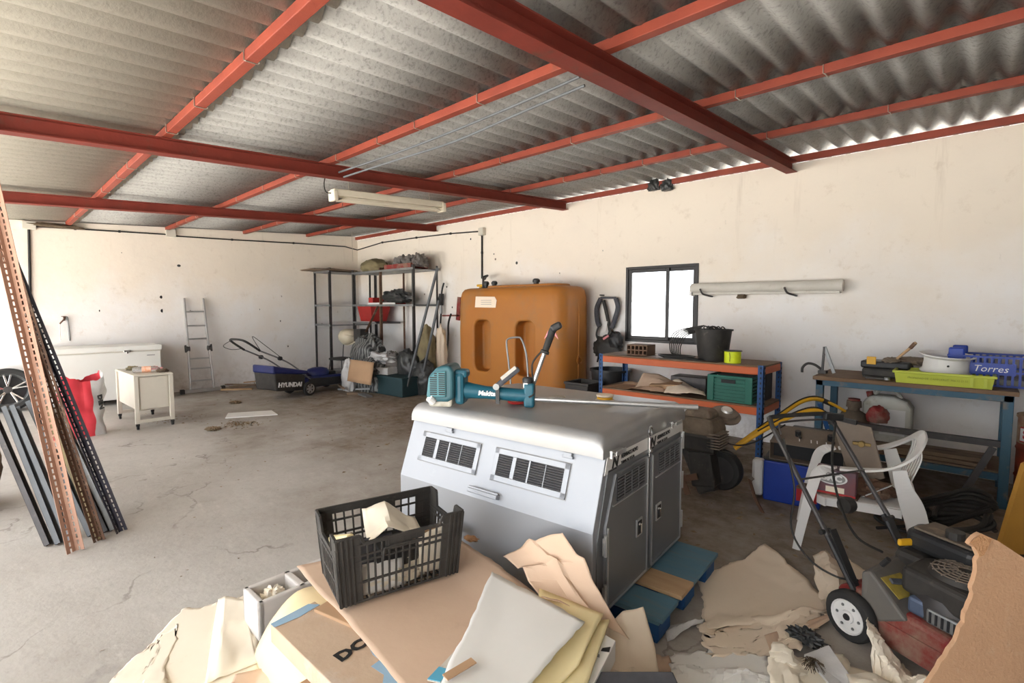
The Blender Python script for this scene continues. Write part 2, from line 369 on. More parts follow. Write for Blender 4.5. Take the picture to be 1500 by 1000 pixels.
# roof: corrugated sheets in courses, each lapping under the next one up
PUR = [-.28, 1.07, 2.42, 3.72, 5.0, 6.17]
PITCHC = .177
def course(y0, y1, lift0, lift1, mt, name):
    g = MB(); x0, x1 = XL-.15, XR+.15; per = 14; n = int((x1-x0)/PITCHC*per)
    def fn(u, v):
        x = x0+(x1-x0)*u; y = y0+(y1-y0)*v; z = roofz(y)+.06+.033+lift0+(lift1-lift0)*v
        s = 2*pi*(x+.06)/PITCHC; sh = int((x+40)/1.062) % 2
        return (x, y, z + .031*sin(s) + .003*sh)
    g.grid(fn, n, 1); o = g.build(name, mt, smooth=60, solid=.007, off=1); struct(o)
course(YF-.35, PUR[1]+.13, .0, .0, SHEETS[0], 'ceiling')
for k in range(1, 5):
    a, b_ = PUR[k]-.1, PUR[k+1]+(.13 if k < 4 else .45)
    course(a, b_, .016, 0.0, SHEETS[1 if k < 3 else 2], 'ceiling')
# purlins (steel channel) with the wire hooks that hold the sheets
plabels = ['red steel purlin across the ceiling next to the open front', 'red steel purlin running above the white chest freezer, second from the open front',
  'red steel purlin with loose conduit rods strapped along it', 'red steel purlin fourth from the open front, crossing above the hanging lamp end', 'red steel purlin next to the back wall eave strip']
for k in range(5):
    y = PUR[k]; z = roofz(y)
    p = thing('purlin', plabels[k], 'purlin', (0, y, z+.004), group='red roof purlins')
    b = MB(); xa, xb = XL+.0, XR
    b.bb((xa, -.03, 0), (xb, .03, .058)); b.build('channel', M['red_paint'], p, bevel=.004)
    if k:
        rnd = random.Random(k); x = XR-.8
        while x > XL+.5:
            h = MB(); h.tube([(x-.012,-.034,.09),(x-.01,-.036,.0),(x,-.03,-.006),(x+.004,.03,-.006),(x+.01,.036,.0),(x+.012,.036,.075)], .0035, 5)
            h.build('wire_hook', M['wire'], p); x -= rnd.choice((.53,.71,.885,.885))
st = MB().bb((XL, YB-.06, roofz(YB)-.02), (XR, YB+.0, roofz(YB)+.045)); struct(st.build('trim_1', M['red_paint'], bevel=.004))
# rafters: three I-beams
def ibeam(x, label):
    h, w, tf, tw = .12, .11, .009, .007
    y0, y1 = YF-.3, YB+.02
    T = Matrix(((1,0,0,x),(0,1,0,0),(0,.056,1,roofz(0)-h),(0,0,0,1)))
    r = thing('rafter', label, 'roof beam', (x, 0, roofz(0)-h), group='red steel rafters')
    T = Matrix(((1,0,0,0),(0,1,0,0),(0,.056,1,0),(0,0,0,1)))
    b = MB(T); b.bb((-w/2, y0, 0), (w/2, y1, tf)); b.build('bottom_flange', M['rafter_red_shaded'], r)
    b = MB(T); b.bb((-w/2, y0, h-tf), (w/2, y1, h)); b.build('top_flange', M['rafter_red_shaded'], r)
    b = MB(T); b.bb((-tw/2, y0, tf), (tw/2, y1, h-tf)); b.build('web', M['rafter_red_shaded'], r)
    return r
RAF = [-1.61, -4.70, -7.84]
ibeam(RAF[0], 'red steel rafter running overhead to the back wall above the wall tube and workbenches')
ibeam(RAF[1], 'red steel rafter with the batten lamp hanging beside it')
ibeam(RAF[2], 'red steel rafter nearest the wall with the freezer and ladder')
for x, lb in ((1.5, 'grey post standing behind the viewer'), ):
    pass
# steel columns at the open front, out of view, carrying the rafters
for i, x in enumerate(RAF):
    c = MB(); c.bb((x-.05, YF-.05, 0), (x+.05, YF+.05, roofz(YF)-.12)); o = c.build('front_column', M['red_paint']); struct(o)

# window: dark aluminium slider with two panes
w = bpy.data.objects.new('window_1', None); COL.objects.link(w); w.location = (WX0, YB, WZ0); struct(w)
W, H = WX1-WX0, WZ1-WZ0; MX = .60
M['win_frame'] = mat('bronze_frame', (.022,.02,.02), .4, .3)
def gm():
    m = bpy.data.materials.new('dusty_glass'); m.use_nodes = True; nt = m.node_tree; N = nt.nodes; L = nt.links
    b = N['Principled BSDF']; b.inputs['Base Color'].default_value = (.9,.92,.93,1); b.inputs['Roughness'].default_value = .25
    b.inputs['Transmission Weight'].default_value = 1.0; b.inputs['IOR'].default_value = 1.02; b.inputs['Specular IOR Level'].default_value = .3
    n = N.new('ShaderNodeTexNoise'); n.inputs['Scale'].default_value = 3; n.inputs['Detail'].default_value = 6
    r = N.new('ShaderNodeMapRange'); r.inputs['To Min'].default_value = .1; r.inputs['To Max'].default_value = .38; L.new(n.outputs['Fac'], r.inputs['Value']); L.new(r.outputs[0], b.inputs['Roughness'])
    return m
M['glass'] = gm()
f = MB(); e = .035
for a, b_ in (((0,-.02,0),(e,.05,H)),((W-e,-.02,0),(W,.05,H)),((e,-.02,0),(W-e,.05,e)),((e,-.02,H-e),(W-e,.05,H))): f.bb(a, b_)
f.build('window_frame', M['win_frame'], w, bevel=.003)
for nm, x0, x1, y in (('window_sash', e, MX+.03, -.005), ('window_sash', MX-.03, W-e, .025)):
    s = MB(); k = .045
    s.bb((x0,y,e),(x0+k,y+.025,H-e)); s.bb((x1-k,y,e),(x1,y+.025,H-e)); s.bb((x0+k,y,e),(x1-k,y+.025,e+k)); s.bb((x0+k,y,H-e-k),(x1-k,y+.025,H-e))
    so = s.build(nm, M['win_frame'], w, bevel=.002)
    MB().bb((x0+k,y+.010,e+k),(x1-k,y+.015,H-e-k)).build('window_pane', M['glass'], so)
# wall of the neighbouring plot seen dimly through the panes
nb = MB().bb((-9, 12, -.1), (-1.5, 12.3, 1.35)); tag(nb.build('boundary_wall', mat('pale_block', (.6,.6,.6), .9)), 'pale low boundary wall outside the window', 'wall'); bpy.data.objects['boundary_wall']['kind']='structure'
# ---------- things along the side wall
# chest freezer
FX = -10.07
fz = thing('chest_freezer', 'long white chest freezer against the wall under the garden tap', 'freezer', (FX-.35, 1.41, 0))
b = MB(); b.box((0,0,.46),(.68,1.36,.76)); b.build('cabinet', M['white_enamel'], fz, bevel=.012)
b = MB(); b.box((0,0,.895),(.72,1.40,.085)); lid = b.build('lid', M['white_enamel'], fz, bevel=.014)
b = MB(); b.box((0,0,.847),(.70,1.37,.012)); b.build('lid_seal', M['cream_metal'], fz)
b = MB(); b.box((.362,.22,.855),(.03,.09,.03)); b.box((.372,.22,.83),(.02,.03,.03)); b.build('latch', M['chrome'], fz, bevel=.004)
b = MB(); b.box((.344,.54,.77),(.004,.11,.014)); b.build('badge', M['print_grey'], fz)
for sx in (-1,1):
    for sy in (-1,1):
        MB().cyl((sx*.28,sy*.6,0),(sx*.28,sy*.6,.085),.03,12).build('foot', M['black_plastic'], fz)
# garden tap on the wall
tp = thing('garden_tap', 'brass tap and riser pipe on the wall above the freezer', 'tap', (XL, .95, 1.3))
MB().tube(spline([(.012,.06,-.28),(.02,.055,-.1),(.03,.045,.08),(.03,.03,.11)]), .011, 8).build('riser_pipe', M['grey_steel'], tp, smooth=True)
b = MB(); b.cyl((.0,.0,.06),(.10,.0,.06),.014,10); b.tube(spline([(.10,0,.06),(.13,-.02,.05),(.14,-.06,.0)]), .011, 8); b.cyl((.06,0,.06),(.06,0,.11),.01,8); b.box((.06,0,.115),(.012,.06,.012))
b.tube([(.0,.03,.11),(.02,.0,.06)], .011, 8); b.build('tap_body', M['rust'], tp, smooth=True)
MB().tube(spline([(.14,-.06,0),(.142,-.065,-.12),(.13,-.062,-.26)]), .006, 6).build('thin_hose', M['wire'], tp, smooth=True)
# aluminium ladder
ld = thing('ladder', 'folding aluminium ladder leaning on the wall beside the freezer', 'ladder', (-10.42, 2.78, 0))
top, lean = 1.76, -.33
def lp(y, z): return V((lean*z/top, y, z))
for sy in (-1, 1):
    b = MB(); b.bar(lp(sy*.19,.06), lp(sy*.17,.80), .025, .065, (1,0,0)); b.bar(lp(sy*.165,.78), lp(sy*.155,1.70), .025, .062, (1,0,0)); b.cyl(lp(sy*.155-.013,1.70), lp(sy*.155+.013,1.70), .03, 14)
    b.build('side_rail', M['aluminium'], ld, bevel=.004)
    b = MB(); b.cyl(lp(sy*.175-.03,.80), lp(sy*.175+.03,.80), .05, 16); b.bar(lp(sy*.21,.74), lp(sy*.21,.87), .02, .05, (1,0,0)); b.build('locking_hinge', M['dark_steel'], ld, bevel=.003)
for i, z in enumerate((.22,.44,.62,.98,1.22,1.48)):
    w = .185 if z < .8 else .155
    MB().bar(lp(-w,z), lp(w,z), .032, .028).build('rung', M['aluminium'], ld, bevel=.004)
b = MB(); b.bar((.02,-.30,.045),(.02,.30,.045),.05,.06); b.build('stabiliser_bar', M['aluminium'], ld, bevel=.004)
for sy in (-1,1): MB().box((.02,sy*.33,.045),(.065,.07,.085)).build('rubber_foot', M['black_rubber'], ld, bevel=.008)
# beige office trolley
tr = thing('filing_trolley', 'small beige metal trolley on casters in front of the freezer', 'trolley', (-8.29, 1.51, 0), R(2))
L_, W_ = 1.0, .43; zt = .70
b = MB(); b.box((0,0,zt-.24),(L_-.05,W_-.05,.42)); b.build('cabinet_box', M['cream_metal'], tr, bevel=.004)
b = MB(); b.box((0,0,zt-.012),(L_,W_,.024)); b.build('top_panel', M['cream_metal'], tr, bevel=.006)
for sx in (-1,1):
    for sy in (-1,1):
        x, y = sx*(L_/2-.025), sy*(W_/2-.025)
        MB().box((x,y,(zt-.024+.075)/2),(.048,.048,zt-.024-.075)).build('leg', M['cream_metal'], tr, bevel=.004)
        b = MB(); b.cyl((x,y-.012,.03),(x,y+.012,.03),.03,16); b.box((x,y,.06),(.02,.04,.035)); b.build('caster', M['black_plastic'], tr)
for sx in (-1,1): MB().box((sx*(L_/2-.025),0,.10),(.04,W_-.09,.04)).build('foot_rail', M['cream_metal'], tr, bevel=.003)
b = MB(); b.box((L_/2-.02,0,zt-.24),(.008,W_-.13,.40)); b.box((L_/2-.014,.03,zt-.05),(.012,.025,.012)); b.build('end_panel', M['cream_metal'], tr)
TZ = zt
# bottle, rags on the trolley
bt = thing('plastic_bottle', 'empty clear drink bottle with orange label lying on the beige trolley', 'bottle', (-8.05, 1.50, TZ+.042), R(78))
prof = [(.0,-.15),(.03,-.15),(.04,-.13),(.04,.06),(.036,.09),(.014,.135),(.014,.155)]
MB().lathe(prof, 18, TRS((0,0,0),(0,R(90),0))).build('bottle_body', M['clear_bottle'], bt, smooth=True)
MB().lathe([(.0412,-.05),(.0412,.05)], 18, TRS((0,0,0),(0,R(90),0)), cap=False).build('paper_label', mat('label_orange',(.8,.25,.06),.5,c2=(.85,.7,.6),scale=30), bt, smooth=True)
MB().cyl((.15,0,0),(.178,0,0),.017,12).build('screw_cap', M['pink'], bt)
def lump(name, label, cat, loc, size, m, seed=1, amp=.35, fr=3.0, group=None, rz=0, parent=None, flat=True, n=20):
    b = MB(); 
    def fn(u, v):
        a = 2*pi*u; t = pi*v; d = V((cos(a)*sin(t), sin(a)*sin(t), cos(t)))
        k = 1 + amp*nz(d, fr, seed*3.1) + amp*.5*nz(d, fr*2.7, seed)
        p = V((d.x*size[0]/2*k, d.y*size[1]/2*k, d.z*size[2]*k*.62+size[2]*.38))
        if p.z < 0: p.z = 0
        return p
    b.grid(fn, n*2, n); o = b.build(name, m, parent, smooth=50)
    o.location = loc; o.rotation_euler = (0,0,rz)
    if label: tag(o, label, cat, group)
    return o
lump('work_glove', 'greenish crumpled work glove at the back end of the beige trolley', 'glove', (-8.52,1.44,TZ), (.2,.16,.05), M['khaki'], 3)
lump('rag', 'brown rag lying on the front corner of the beige trolley', 'rag', (-7.97,1.66,TZ), (.18,.13,.045), M['burlap'], 5)
lump('pink_pouch', 'crumpled pink plastic pouch beside the bottle on the trolley', 'pouch', (-8.2,1.62,TZ), (.16,.11,.06), M['pink'], 8)
# red sack
def sack():
    r = thing('feed_sack', 'red and white plastic sack standing open near the freezer', 'sack', (-7.95, .80, 0), R(8))
    b = MB()
    def fn(u, v):
        a = 2*pi*u; w = .235*(1-.12*v)*(1+.08*sin(3*a+4*v)); dpt = .15*(1-.55*v**3)
        x, y = cos(a), sin(a); q = 1/(abs(x)**3+abs(y)**3)**(1/3)
        k = 1+.16*nz((cos(a),sin(a),v*2.2), 2.2, 4)
        return (x*q*dpt*k - .05*v*v, y*q*w*k + .03*v, .76*v*(1-.07*(1+sin(2*a+1)))*(1+.05*nz((x,y,0),4,2)))
    b.grid(fn, 64, 30)
    for i, f in enumerate(b.f):
        u = (i % 64)/64
        b.m[i] = 1 if .05 < u < .27 else 0
    o = b.build('sack_skin', [M['red_sack'], M['white_bag']], r, smooth=60)
    for s, y, z in (('DEN', .165, .40),):
        txt('printed_lettering', s, .09, M['print_black'], frame((.118-.03*z,y+.01,z), (0,.1,-1), (.75,.65,.05)), r, ext=.006, bold=.004)
    MB().grid(lambda u,v: (.2*(u-.5)*.6, .36*(v-.5), .02), 4, 4).build('sack_base', M['dark_bag'], r)
    return r
sack()
# alloy wheel leaning on the wall at the edge of the view
aw = thing('car_wheel', 'car wheel with two-tone alloy rim leaning on the wall', 'wheel', (-10.62, .26, .325), rot=(0, R(-8), 0))
T = TRS((0,0,0),(0,R(90),0))
MB().lathe([(.235,-.09),(.29,-.105),(.318,-.08),(.325,0),(.318,.08),(.29,.105),(.235,.09)], 48, T, cap=False).build('tyre', M['tyre'], aw, smooth=True)
MB().lathe([(.235,-.09),(.21,-.03),(.215,.05),(.238,.09)], 40, T, cap=False).build('rim_barrel', M['aluminium'], aw, smooth=True)
MB().lathe([(.0,-.02),(.22,-.02),(.22,-.01),(0,-.01)], 32, T).build('brake_shade', M['black_plastic'], aw)
for k in range(5):
    a = 2*pi*k/5+.3; b = MB()
    for s in (-1,1):
        b.bar((.06,.05*cos(a),.05*sin(a)),(.075,.225*cos(a+s*.17),.225*sin(a+s*.17)),.022,.03,(1,0,0))
    b.build('spoke', M['chrome'], aw, bevel=.004)
MB().lathe([(0,.05),(.055,.05),(.05,.075),(0,.08)], 20, T).build('hub_cap', M['dark_steel'], aw, smooth=True)
# burlap bale that holds the stack of shelf posts
lump('burlap_bale', 'brown burlap bale behind the leaning grey shelving posts', 'bale', (-5.62,-.14,0), (.5,.42,.80), M['burlap'], 2, .12, 2.5)

# ---------- perforated steel posts
def lpost(name, label, foot, top_, w, m, group, up=(0,1,0), t=.003, holes=True, hs=.038, flange2=True, cat='shelving post', lip=.0):
    p, q = V(foot), V(top_); d = (q-p); L = d.length; z = d.normalized(); x = V(up).cross(z).normalized(); y = z.cross(x)
    r = thing(name, label, cat, p, group=group)
    Mx = Matrix(((x.x,y.x,z.x,0),(x.y,y.y,z.y,0),(x.z,y.z,z.z,0),(0,0,0,1)))
    def flange(T):        # plate in local xz plane pierced by a row of slots
        b = MB(T); 
        if not holes:
            b.bb((0,0,0),(w,t,L)); 
            return b
        hw = w*.10; n = int(L/hs); g = hs*.66
        for s, e in ((0, w/2-hw), (w/2+hw, w)): b.bb((s,0,0),(e,t,L))
        for i in range(n):
            z0 = i*hs; b.bb((w/2-hw,0,z0+g),(w/2+hw,t,z0+hs))
        b.bb((w/2-hw,0,n*hs+.0),(w/2+hw,t,L)) if L-n*hs > .004 else None
        return b
    flange(Mx).build('flange', m, r)
    if flange2: flange(Mx @ Matrix.Rotation(R(90),4,'Z') @ Matrix.Translation((0,-t,0))).build('flange', m, r)
    return r
def ptop(foot, px, dx):
    f_ = V(foot); p = atX(px[0], px[1], f_.x-dx); return tuple(f_+(p-f_)*(2.72/p.z))
lpost('angle_post', 'tall copper-painted perforated angle post, its foot closest to the viewer, leaning up to the rafter', (-4.19,.36,0), ptop((-4.19,.36,0),(40,500),.22), .062, M['copper_paint'], 'tall perforated posts', up=(.75,.65,0), hs=.04)
lpost('angle_post', 'tall dark perforated angle post behind the copper-painted one', (-4.325,.61,0), ptop((-4.325,.61,0),(62,500),.17), .048, M['navy_steel'], 'tall perforated posts', up=(.55,.8,0), hs=.036)
lpost('angle_post', 'tall brown rusty perforated post squeezed between the copper and dark posts', (-4.26,.49,0), ptop((-4.26,.49,0),(54,500),.20), .045, M['rust'], 'tall perforated posts', up=(.8,.6,0), hs=.036)
short = [((68,800),(-14,610),.055,'dark_steel'),((84,798),(5,598),.06,'blue_grey_steel'),((92,792),(24,634),.05,'blue_grey_steel'),((100,795),(17,596),.06,'blue_grey_steel'),
         ((131,786),(40,590),.06,'blue_grey_steel'),((143,791),(62,596),.035,'khaki'),((153,780),(72,604),.05,'dark_steel'),((163,778),(78,592),.05,'grey_steel')]
sl_ = ['dark grey shelf post at the outer end of the short leaning bundle', 'blue-grey shelf post second from the outer end of the short bundle', 'shorter blue-grey shelf post, lowest top of the leaning bundle',
  'blue-grey shelf post with two holes at its top, in the middle of the bundle', 'blue-grey shelf post just behind the copper-painted angle post', 'thin khaki perforated strip in the leaning bundle', 'dark shelf post between the khaki strip and the grey one', 'grey shelf post next to the foot of the tall dark angle post']
for i, ((a, c_, w_, m_), lb) in enumerate(zip(short, sl_)):
    f_ = atz(*a); t_ = atX(c_[0], c_[1], f_.x-.52-.05*(i % 3))
    p, q = f_, t_; d = (q-p); L = d.length; z = d.normalized(); x = V((.5,.85,0)).cross(z).normalized(); y = z.cross(x)
    r = thing('shelf_post', lb, 'shelving post', p, group='short grey shelving posts')
    Mx = Matrix(((x.x,y.x,z.x,0),(x.y,y.y,z.y,0),(x.z,y.z,z.z,0),(0,0,0,1)))
    b = MB(Mx); w2 = w_/2
    b.bb((-w2,0,0),(w2,.003,L)); b.bb((-w2,0,0),(-w2+.003,.03,L)); b.bb((w2-.003,0,0),(w2,.03,L))
    b.build('channel', M[m_], r)
    b = MB(Mx)
    hz = [.03,.06,.09,L-.03,L-.06] if i != 5 else [k*.04 for k in range(1, int(L/.04))]
    for zz in hz:
        for s in ((-.012,.012) if i != 5 else (0,)): b.bb((s-.005,-.0015,zz-.008),(s+.005,.0002,zz+.008))
    b.build('slot_pattern', M['dark_slot'], r)
# board on the floor
b = MB(); P = [atz(330,613), atz(407,608), atz(398,602), atz(334,606)]
c0 = sum(P, V())/4; b.prism([(p.x-c0.x,p.y-c0.y) for p in P], 0, .012); o = b.build('floor_board', M['white_paper'], bevel=.002); o.location = (c0.x,c0.y,.002); tag(o, 'pale flat board lying alone on the concrete floor', 'board')

# ---------- wall cables, boxes, holes
def cable(name, label, pts, r, m='dark_cable', clips=None, cat='cable', n=6):
    o = thing(name, label, cat, pts[0]); p0 = V(pts[0])
    MB().tube([V(p)-p0 for p in pts], r, n).build('cable_sheath', M[m], o, smooth=True)
    for c in clips or []:
        MB().box(V(c)-p0, (.03,.03,.04)).build('cable_clip', M['black_plastic'], o)
    return o
wp = [atX(x,y,XL+.02) for x,y in ((42,331),(110,335),(175,339),(240,343),(262,346),(340,351),(430,356),(505,361))]
cw = [wp[0],*wp[1:],V((XL+.02,YB-.02,2.90))]
bw = [atY(x,y,YB-.02) for x,y in ((560,355),(610,348),(660,342),(700,339))]
cable('wall_cable', 'dark cable clipped along the top of both walls between junction boxes', cw+bw, .012, clips=[cw[i] for i in (1,2,5,6)]+bw[:3])
dp = [atX(x,y,XL+.02) for x,y in ((42,333),(43,380),(44,430),(47,480))]
cable('wall_cable', 'dark vertical cable dropping to a grey socket box near the wall end', dp, .018, clips=dp[1:3])
def jbox(label, c, s):
    o = MB().box((0,0,0), s).build('junction_box', M['cream_metal'], bevel=.008); o.location = c; tag(o, label, 'junction box')
jbox('cream junction box on the cable above the ladder', atX(250,341,XL+.035), (.07,.15,.15))
jbox('cream junction box above the orange tank', atY(706,339,YB-.04), (.12,.08,.13))
jbox('grey socket box at the bottom of the vertical cable', atX(52,487,XL+.04), (.08,.13,.20))
jbox('dark junction box with loose wiring under the roof edge', atX(42,330,XL+.05), (.1,.16,.12))
dp = [atY(706,y,YB-.02) for y in (345,370,395,408)]
cable('wall_cable', 'dark vertical cable dropping behind the orange tank', dp, .016, clips=[dp[1]])
o = lump('nest_debris', 'dark clump of dirt and wiring tucked under the roof edge', 'debris', atX(78,333,XL+.07), (.10,.70,.06), M['twig'], 4); o['kind'] = 'thing'
for i,(x,y,rr) in enumerate([(262,389,.03),(237,435,.03),(238,455,.035),(146,455,.018),(178,370,.012),(380,453,.02),(278,455,.015),(410,470,.02),(421,507,.02)]):
    c = atX(x,y,XL-.003); o = MB().lathe([(0,0),(rr*.7,0),(rr,.002),(rr*.5,.006),(0,.007)], 9, TRS((0,0,0),(0,R(90),.3*i),(1,1.3,.8))).build('wall_hole', M['dark_slot']); o.location = c; tag(o, 'small dark hole chipped in the plaster of the freezer wall', 'hole', 'chipped holes in the side wall')
for i,(x,y,rr) in enumerate([(757,385,.03),(690,350,.02),(724,372,.015),(655,420,.02),(663,450,.02),(820,400,.012),(883,367,.015)]):
    c = atY(x,y,YB+.003); o = MB().lathe([(0,0),(rr*.7,0),(rr,.002),(rr*.5,.006),(0,.007)], 9, TRS((0,0,0),(R(90),0,.3*i))).build('wall_hole', M['dark_slot']); o.location = c; tag(o, 'small dark hole chipped in the plaster above the orange tank', 'hole', 'chipped holes in the back wall')
# ---------- ceiling fittings
lt = thing('batten_lamp', 'cream fluorescent batten lamp hanging between two rafters', 'lamp', (-5.15, 3.42, 2.80), rot=(R(3.2),0,0))
b = MB(); b.box((0,0,.03),(.11,1.50,.075)); b.build('housing', M['lamp_cream'], lt, bevel=.012)
b = MB(); b.box((0,0,-.03),(.13,1.40,.05),taper=.85); b.build('diffuser', M['lamp_cream'], lt, bevel=.015)
for s in (-1,1): MB().box((0,s*.74,-.005),(.135,.05,.11)).build('end_cap', M['lamp_cream'], lt, bevel=.01)
MB().tube(spline([(0,-.76,.02),(0,-.82,.03),(.05,-.86,.1),(.2,-.9,.2)]), .006, 6).build('supply_cable', M['dark_cable'], lt, smooth=True)
for y in (-.55,.55): MB().cyl((0,y,.065),(0,y,.26),.004,6).build('hanger', M['wire'], lt)
o = cable('pull_cord', 'thin cord hanging from the batten lamp above the shelf rack', [V((-9.0,5.05,3.02)), V((-9.0,5.06,2.45))], .004, 'wire')
# conduit rods strapped loosely below a purlin
for k, (lb, off) in enumerate((('grey conduit rod strapped below the purlin, upper of the two', 0), ('grey conduit rod sagging slightly below the other one', .035))):
    pts = [(-1.80,2.50,2.915-off),(-2.3,2.49,2.885-off),(-3.0,2.49,2.865-off*1.5),(-3.7,2.48,2.855-off),(-4.62,2.47,2.865-off)]
    o = MB().tube(spline([V(p)-V(pts[0]) for p in pts]), .009, 8).build('conduit_rod', M['blue_grey_steel'], smooth=True); o.location = V(pts[0]) + V((0,.05*k,0)); tag(o, lb, 'conduit')
for k, (x, lb) in enumerate(((958,'small black rag stuffed under the eave strip, nearer the tank'), (977,'larger black rag stuffed under the eave strip, nearer the window'))):
    lump('black_rag', lb, 'rag', atY(x, 279, YB-.05), (.16,.09,.14), M['dark_bag'], 6+k, .4)
# ---------- fluorescent tube casing on wall hooks
wt = thing('tube_casing', 'old white dirty lamp casing lying on hooks beside the window', 'lamp', (-1.865, YB-.09, 1.78), rot=(0, R(.3), 0))
b = MB(); b.lathe([(.06,-.80),(.062,-.79),(.062,.79),(.06,.80)], 20, TRS((0,0,.01),(0,R(90),0),(1,.9,1))); b.build('casing', M['old_white'], wt, smooth=True)
b = MB(); b.box((0,.02,-.055),(1.55,.09,.03)); b.build('base_rail', M['old_white'], wt, bevel=.004)
b = MB(); b.box((-.8,.015,-.02),(.03,.11,.13)); b.build('end_plate', M['white_plastic'], wt, bevel=.004)
for x in (-.58,.35):
    MB().tube(spline([(x,.09,-.09),(x,.0,-.085),(x-.05,-.08,-.06),(x-.08,-.09,-.0)]), .011, 8).build('hook', M['dark_steel'], wt, smooth=True)
for x in (-.22,): lump('dirt_nest', None, None, (x,.05,-.12), (.1,.06,.06), M['twig'], 9, parent=wt)

# ---------- orange fuel tank
tk = thing('fuel_tank', 'big orange plastic heating-oil tank against the back wall', 'tank', (-5.24, 5.75, 0))
TW, TD, TH = 2.2, .72, 1.86
def tank():
    b = MB(); pr = rrect(TW, TD, .2, 7); n = len(pr)
    # rounded lofted body
    levels = [(0.06,.86),(.10,.95),(.22,1.0),(.9,1.005),(1.55,1.0),(1.72,.985),(1.80,.955),(1.845,.90),(1.865,.80)]
    vs = []
    for z, k in levels:
        for x, y in pr:
            sx = (TW/2-(1-k)*.9*TW/2*.6)/(TW/2); sy = (TD/2-(1-k)*.55)/(TD/2)
            vs.append((x*sx, y*sy, z))
    fs = []
    for i in range(len(levels)-1):
        for k in range(n):
            l = (k+1) % n; fs.append((i*n+k,i*n+l,(i+1)*n+l,(i+1)*n+k))
    fs += [tuple(range(n))[::-1], tuple((len(levels)-1)*n+k for k in range(n))]
    b.add(vs, fs); return b.build('tank_body', M['orange_tank'], tk, smooth=50)
body = tank()
# recessed windows in the front: cut with booleans
for x in (-.47, .42):
    cb = MB(); cb.prism(rrect(.36,.80,.12,6), -.2, .12, TRS((x,-TD/2,.96),(R(90),0,0)))
    cut = cb.build('recess_cutter', M['orange_tank']); me = cut.data
    cut.location = tk.location
    md = body.modifiers.new('cut','BOOLEAN'); md.operation = 'DIFFERENCE'; md.object = cut; md.solver = 'EXACT'
bpy.context.view_layer.update()
dg = bpy.context.evaluated_depsgraph_get(); nm = bpy.data.meshes.new_from_object(body.evaluated_get(dg)); body.modifiers.clear(); body.data = nm
for o in [o for o in bpy.data.objects if o.name.startswith('recess_cutter')]: bpy.data.objects.remove(o)
body.data.polygons.foreach_set('use_smooth',[True]*len(body.data.polygons)); body.data.set_sharp_from_angle(angle=R(45))
bv = body.modifiers.new('b','BEVEL'); bv.width=.03; bv.segments=3; bv.limit_method='ANGLE'; bv.angle_limit=R(55)
b = MB(); b.tube([(TW/2*1.0,.02,.12),(TW/2+.006,.02,.5),(TW/2+.006,.02,1.5),(TW/2-.03,.02,1.72)], .012, 8); b.tube([(TW/2+.02,.02+.05*cos(a),.82+.05*sin(a)) for a in [2*pi*k/14 for k in range(14)]], .012, 6, True); b.build('side_seam', M['orange_tank'], tk, smooth=True)
b = MB(); b.prism(rrect(1.5,.42,.18), 1.855, 1.90, TRS((.15,.0,0))); b.build('top_dome', M['orange_tank'], tk, bevel=.02)
for x, y, r_ in ((-.72,-.02,.05),(-.55,.0,.05),(.38,-.05,.055)):
    b = MB(); b.lathe([(r_*.75,1.84),(r_*.75,1.93),(r_,1.93),(r_,1.965),(r_*.6,1.985),(0,1.985)], 18, TRS((x,y,0))); b.build('filler_cap', M['black_plastic'], tk, smooth=40)
b = MB(); b.cyl((-.85,-.02,1.86),(-.85,-.02,1.92),.03,12); b.cyl((-.93,-.02,1.92),(-.79,-.02,1.92),.02,10); b.build('brass_fitting', M['yellow_paint'], tk)
MB().prism([(-.24,-.085),(.22,-.09),(.245,.02),(.2,.075),(-.22,.085)], 0, .002, TRS((-.38,-TD/2-.003,1.645),(R(90),0,0))).build('label_sticker', M['kraft_pale'], tk)
b = MB()
for i in range(3): b.bb((-.48,-TD/2-.008,1.665-.03*i),(-.25,-TD/2-.006,1.672-.03*i))
b.build('sticker_print', M['print_grey'], tk)
b = MB(); b.bb((-.9,-.3,0),(.9,.3,.08)); b.build('tank_foot', M['orange_tank'], tk)
# feed pipe on the tank top
o = cable('feed_pipe', 'dark bent feed pipe rising from the orange tank', [V((-6.02,5.72,1.86)),V((-6.02,5.72,2.06)),V((-5.98,5.78,2.08)),V((-6.3,6.05,2.09)),V((-6.36,6.08,2.05))], .02, 'dark_steel')
o.location.z += 0
# fuel nozzle and hose on the wall
nzl = thing('fuel_nozzle', 'black fuel nozzle with hose hanging on the wall by the orange tank', 'nozzle', (-7.60, YB-.10, 1.60))
b = MB(); b.bar((0,0,0),(.02,0,.22),.06,.08,(0,1,0)); b.tube(spline([(.02,0,.20),(.05,0,.32),(.10,0,.42)]), .018, 8); b.build('spout', M['black_plastic'], nzl, bevel=.008)
b = MB(); b.tube(spline([(-.03,-.01,.0),(-.07,-.01,.08),(-.02,-.01,.2)]), .012, 6); b.build('trigger_guard', M['black_plastic'], nzl, smooth=True)
b = MB(); b.cyl((0,0,-.16),(0,0,0),.03,10); b.build('swivel', M['grey_steel'], nzl)
b = MB(); b.tube(spline([(0,0,-.16),(-.02,-.03,-.6),(-.08,-.08,-1.1),(-.1,-.15,-1.45),(.1,-.2,-1.55),(.3,-.2,-1.3),(.38,-.15,-.7),(.34,-.1,-.35),(.42,-.1,-.16)],10), .018, 8); b.build('fuel_hose', M['dark_cable'], nzl, smooth=True)
b = MB(); b.bar((0,.04,-.2),(.55,.04,-.19),.03,.03); b.bar((.45,.04,-.28),(.5,.04,.15),.03,.09); b.build('hose_bracket', M['red_dusty'], nzl)
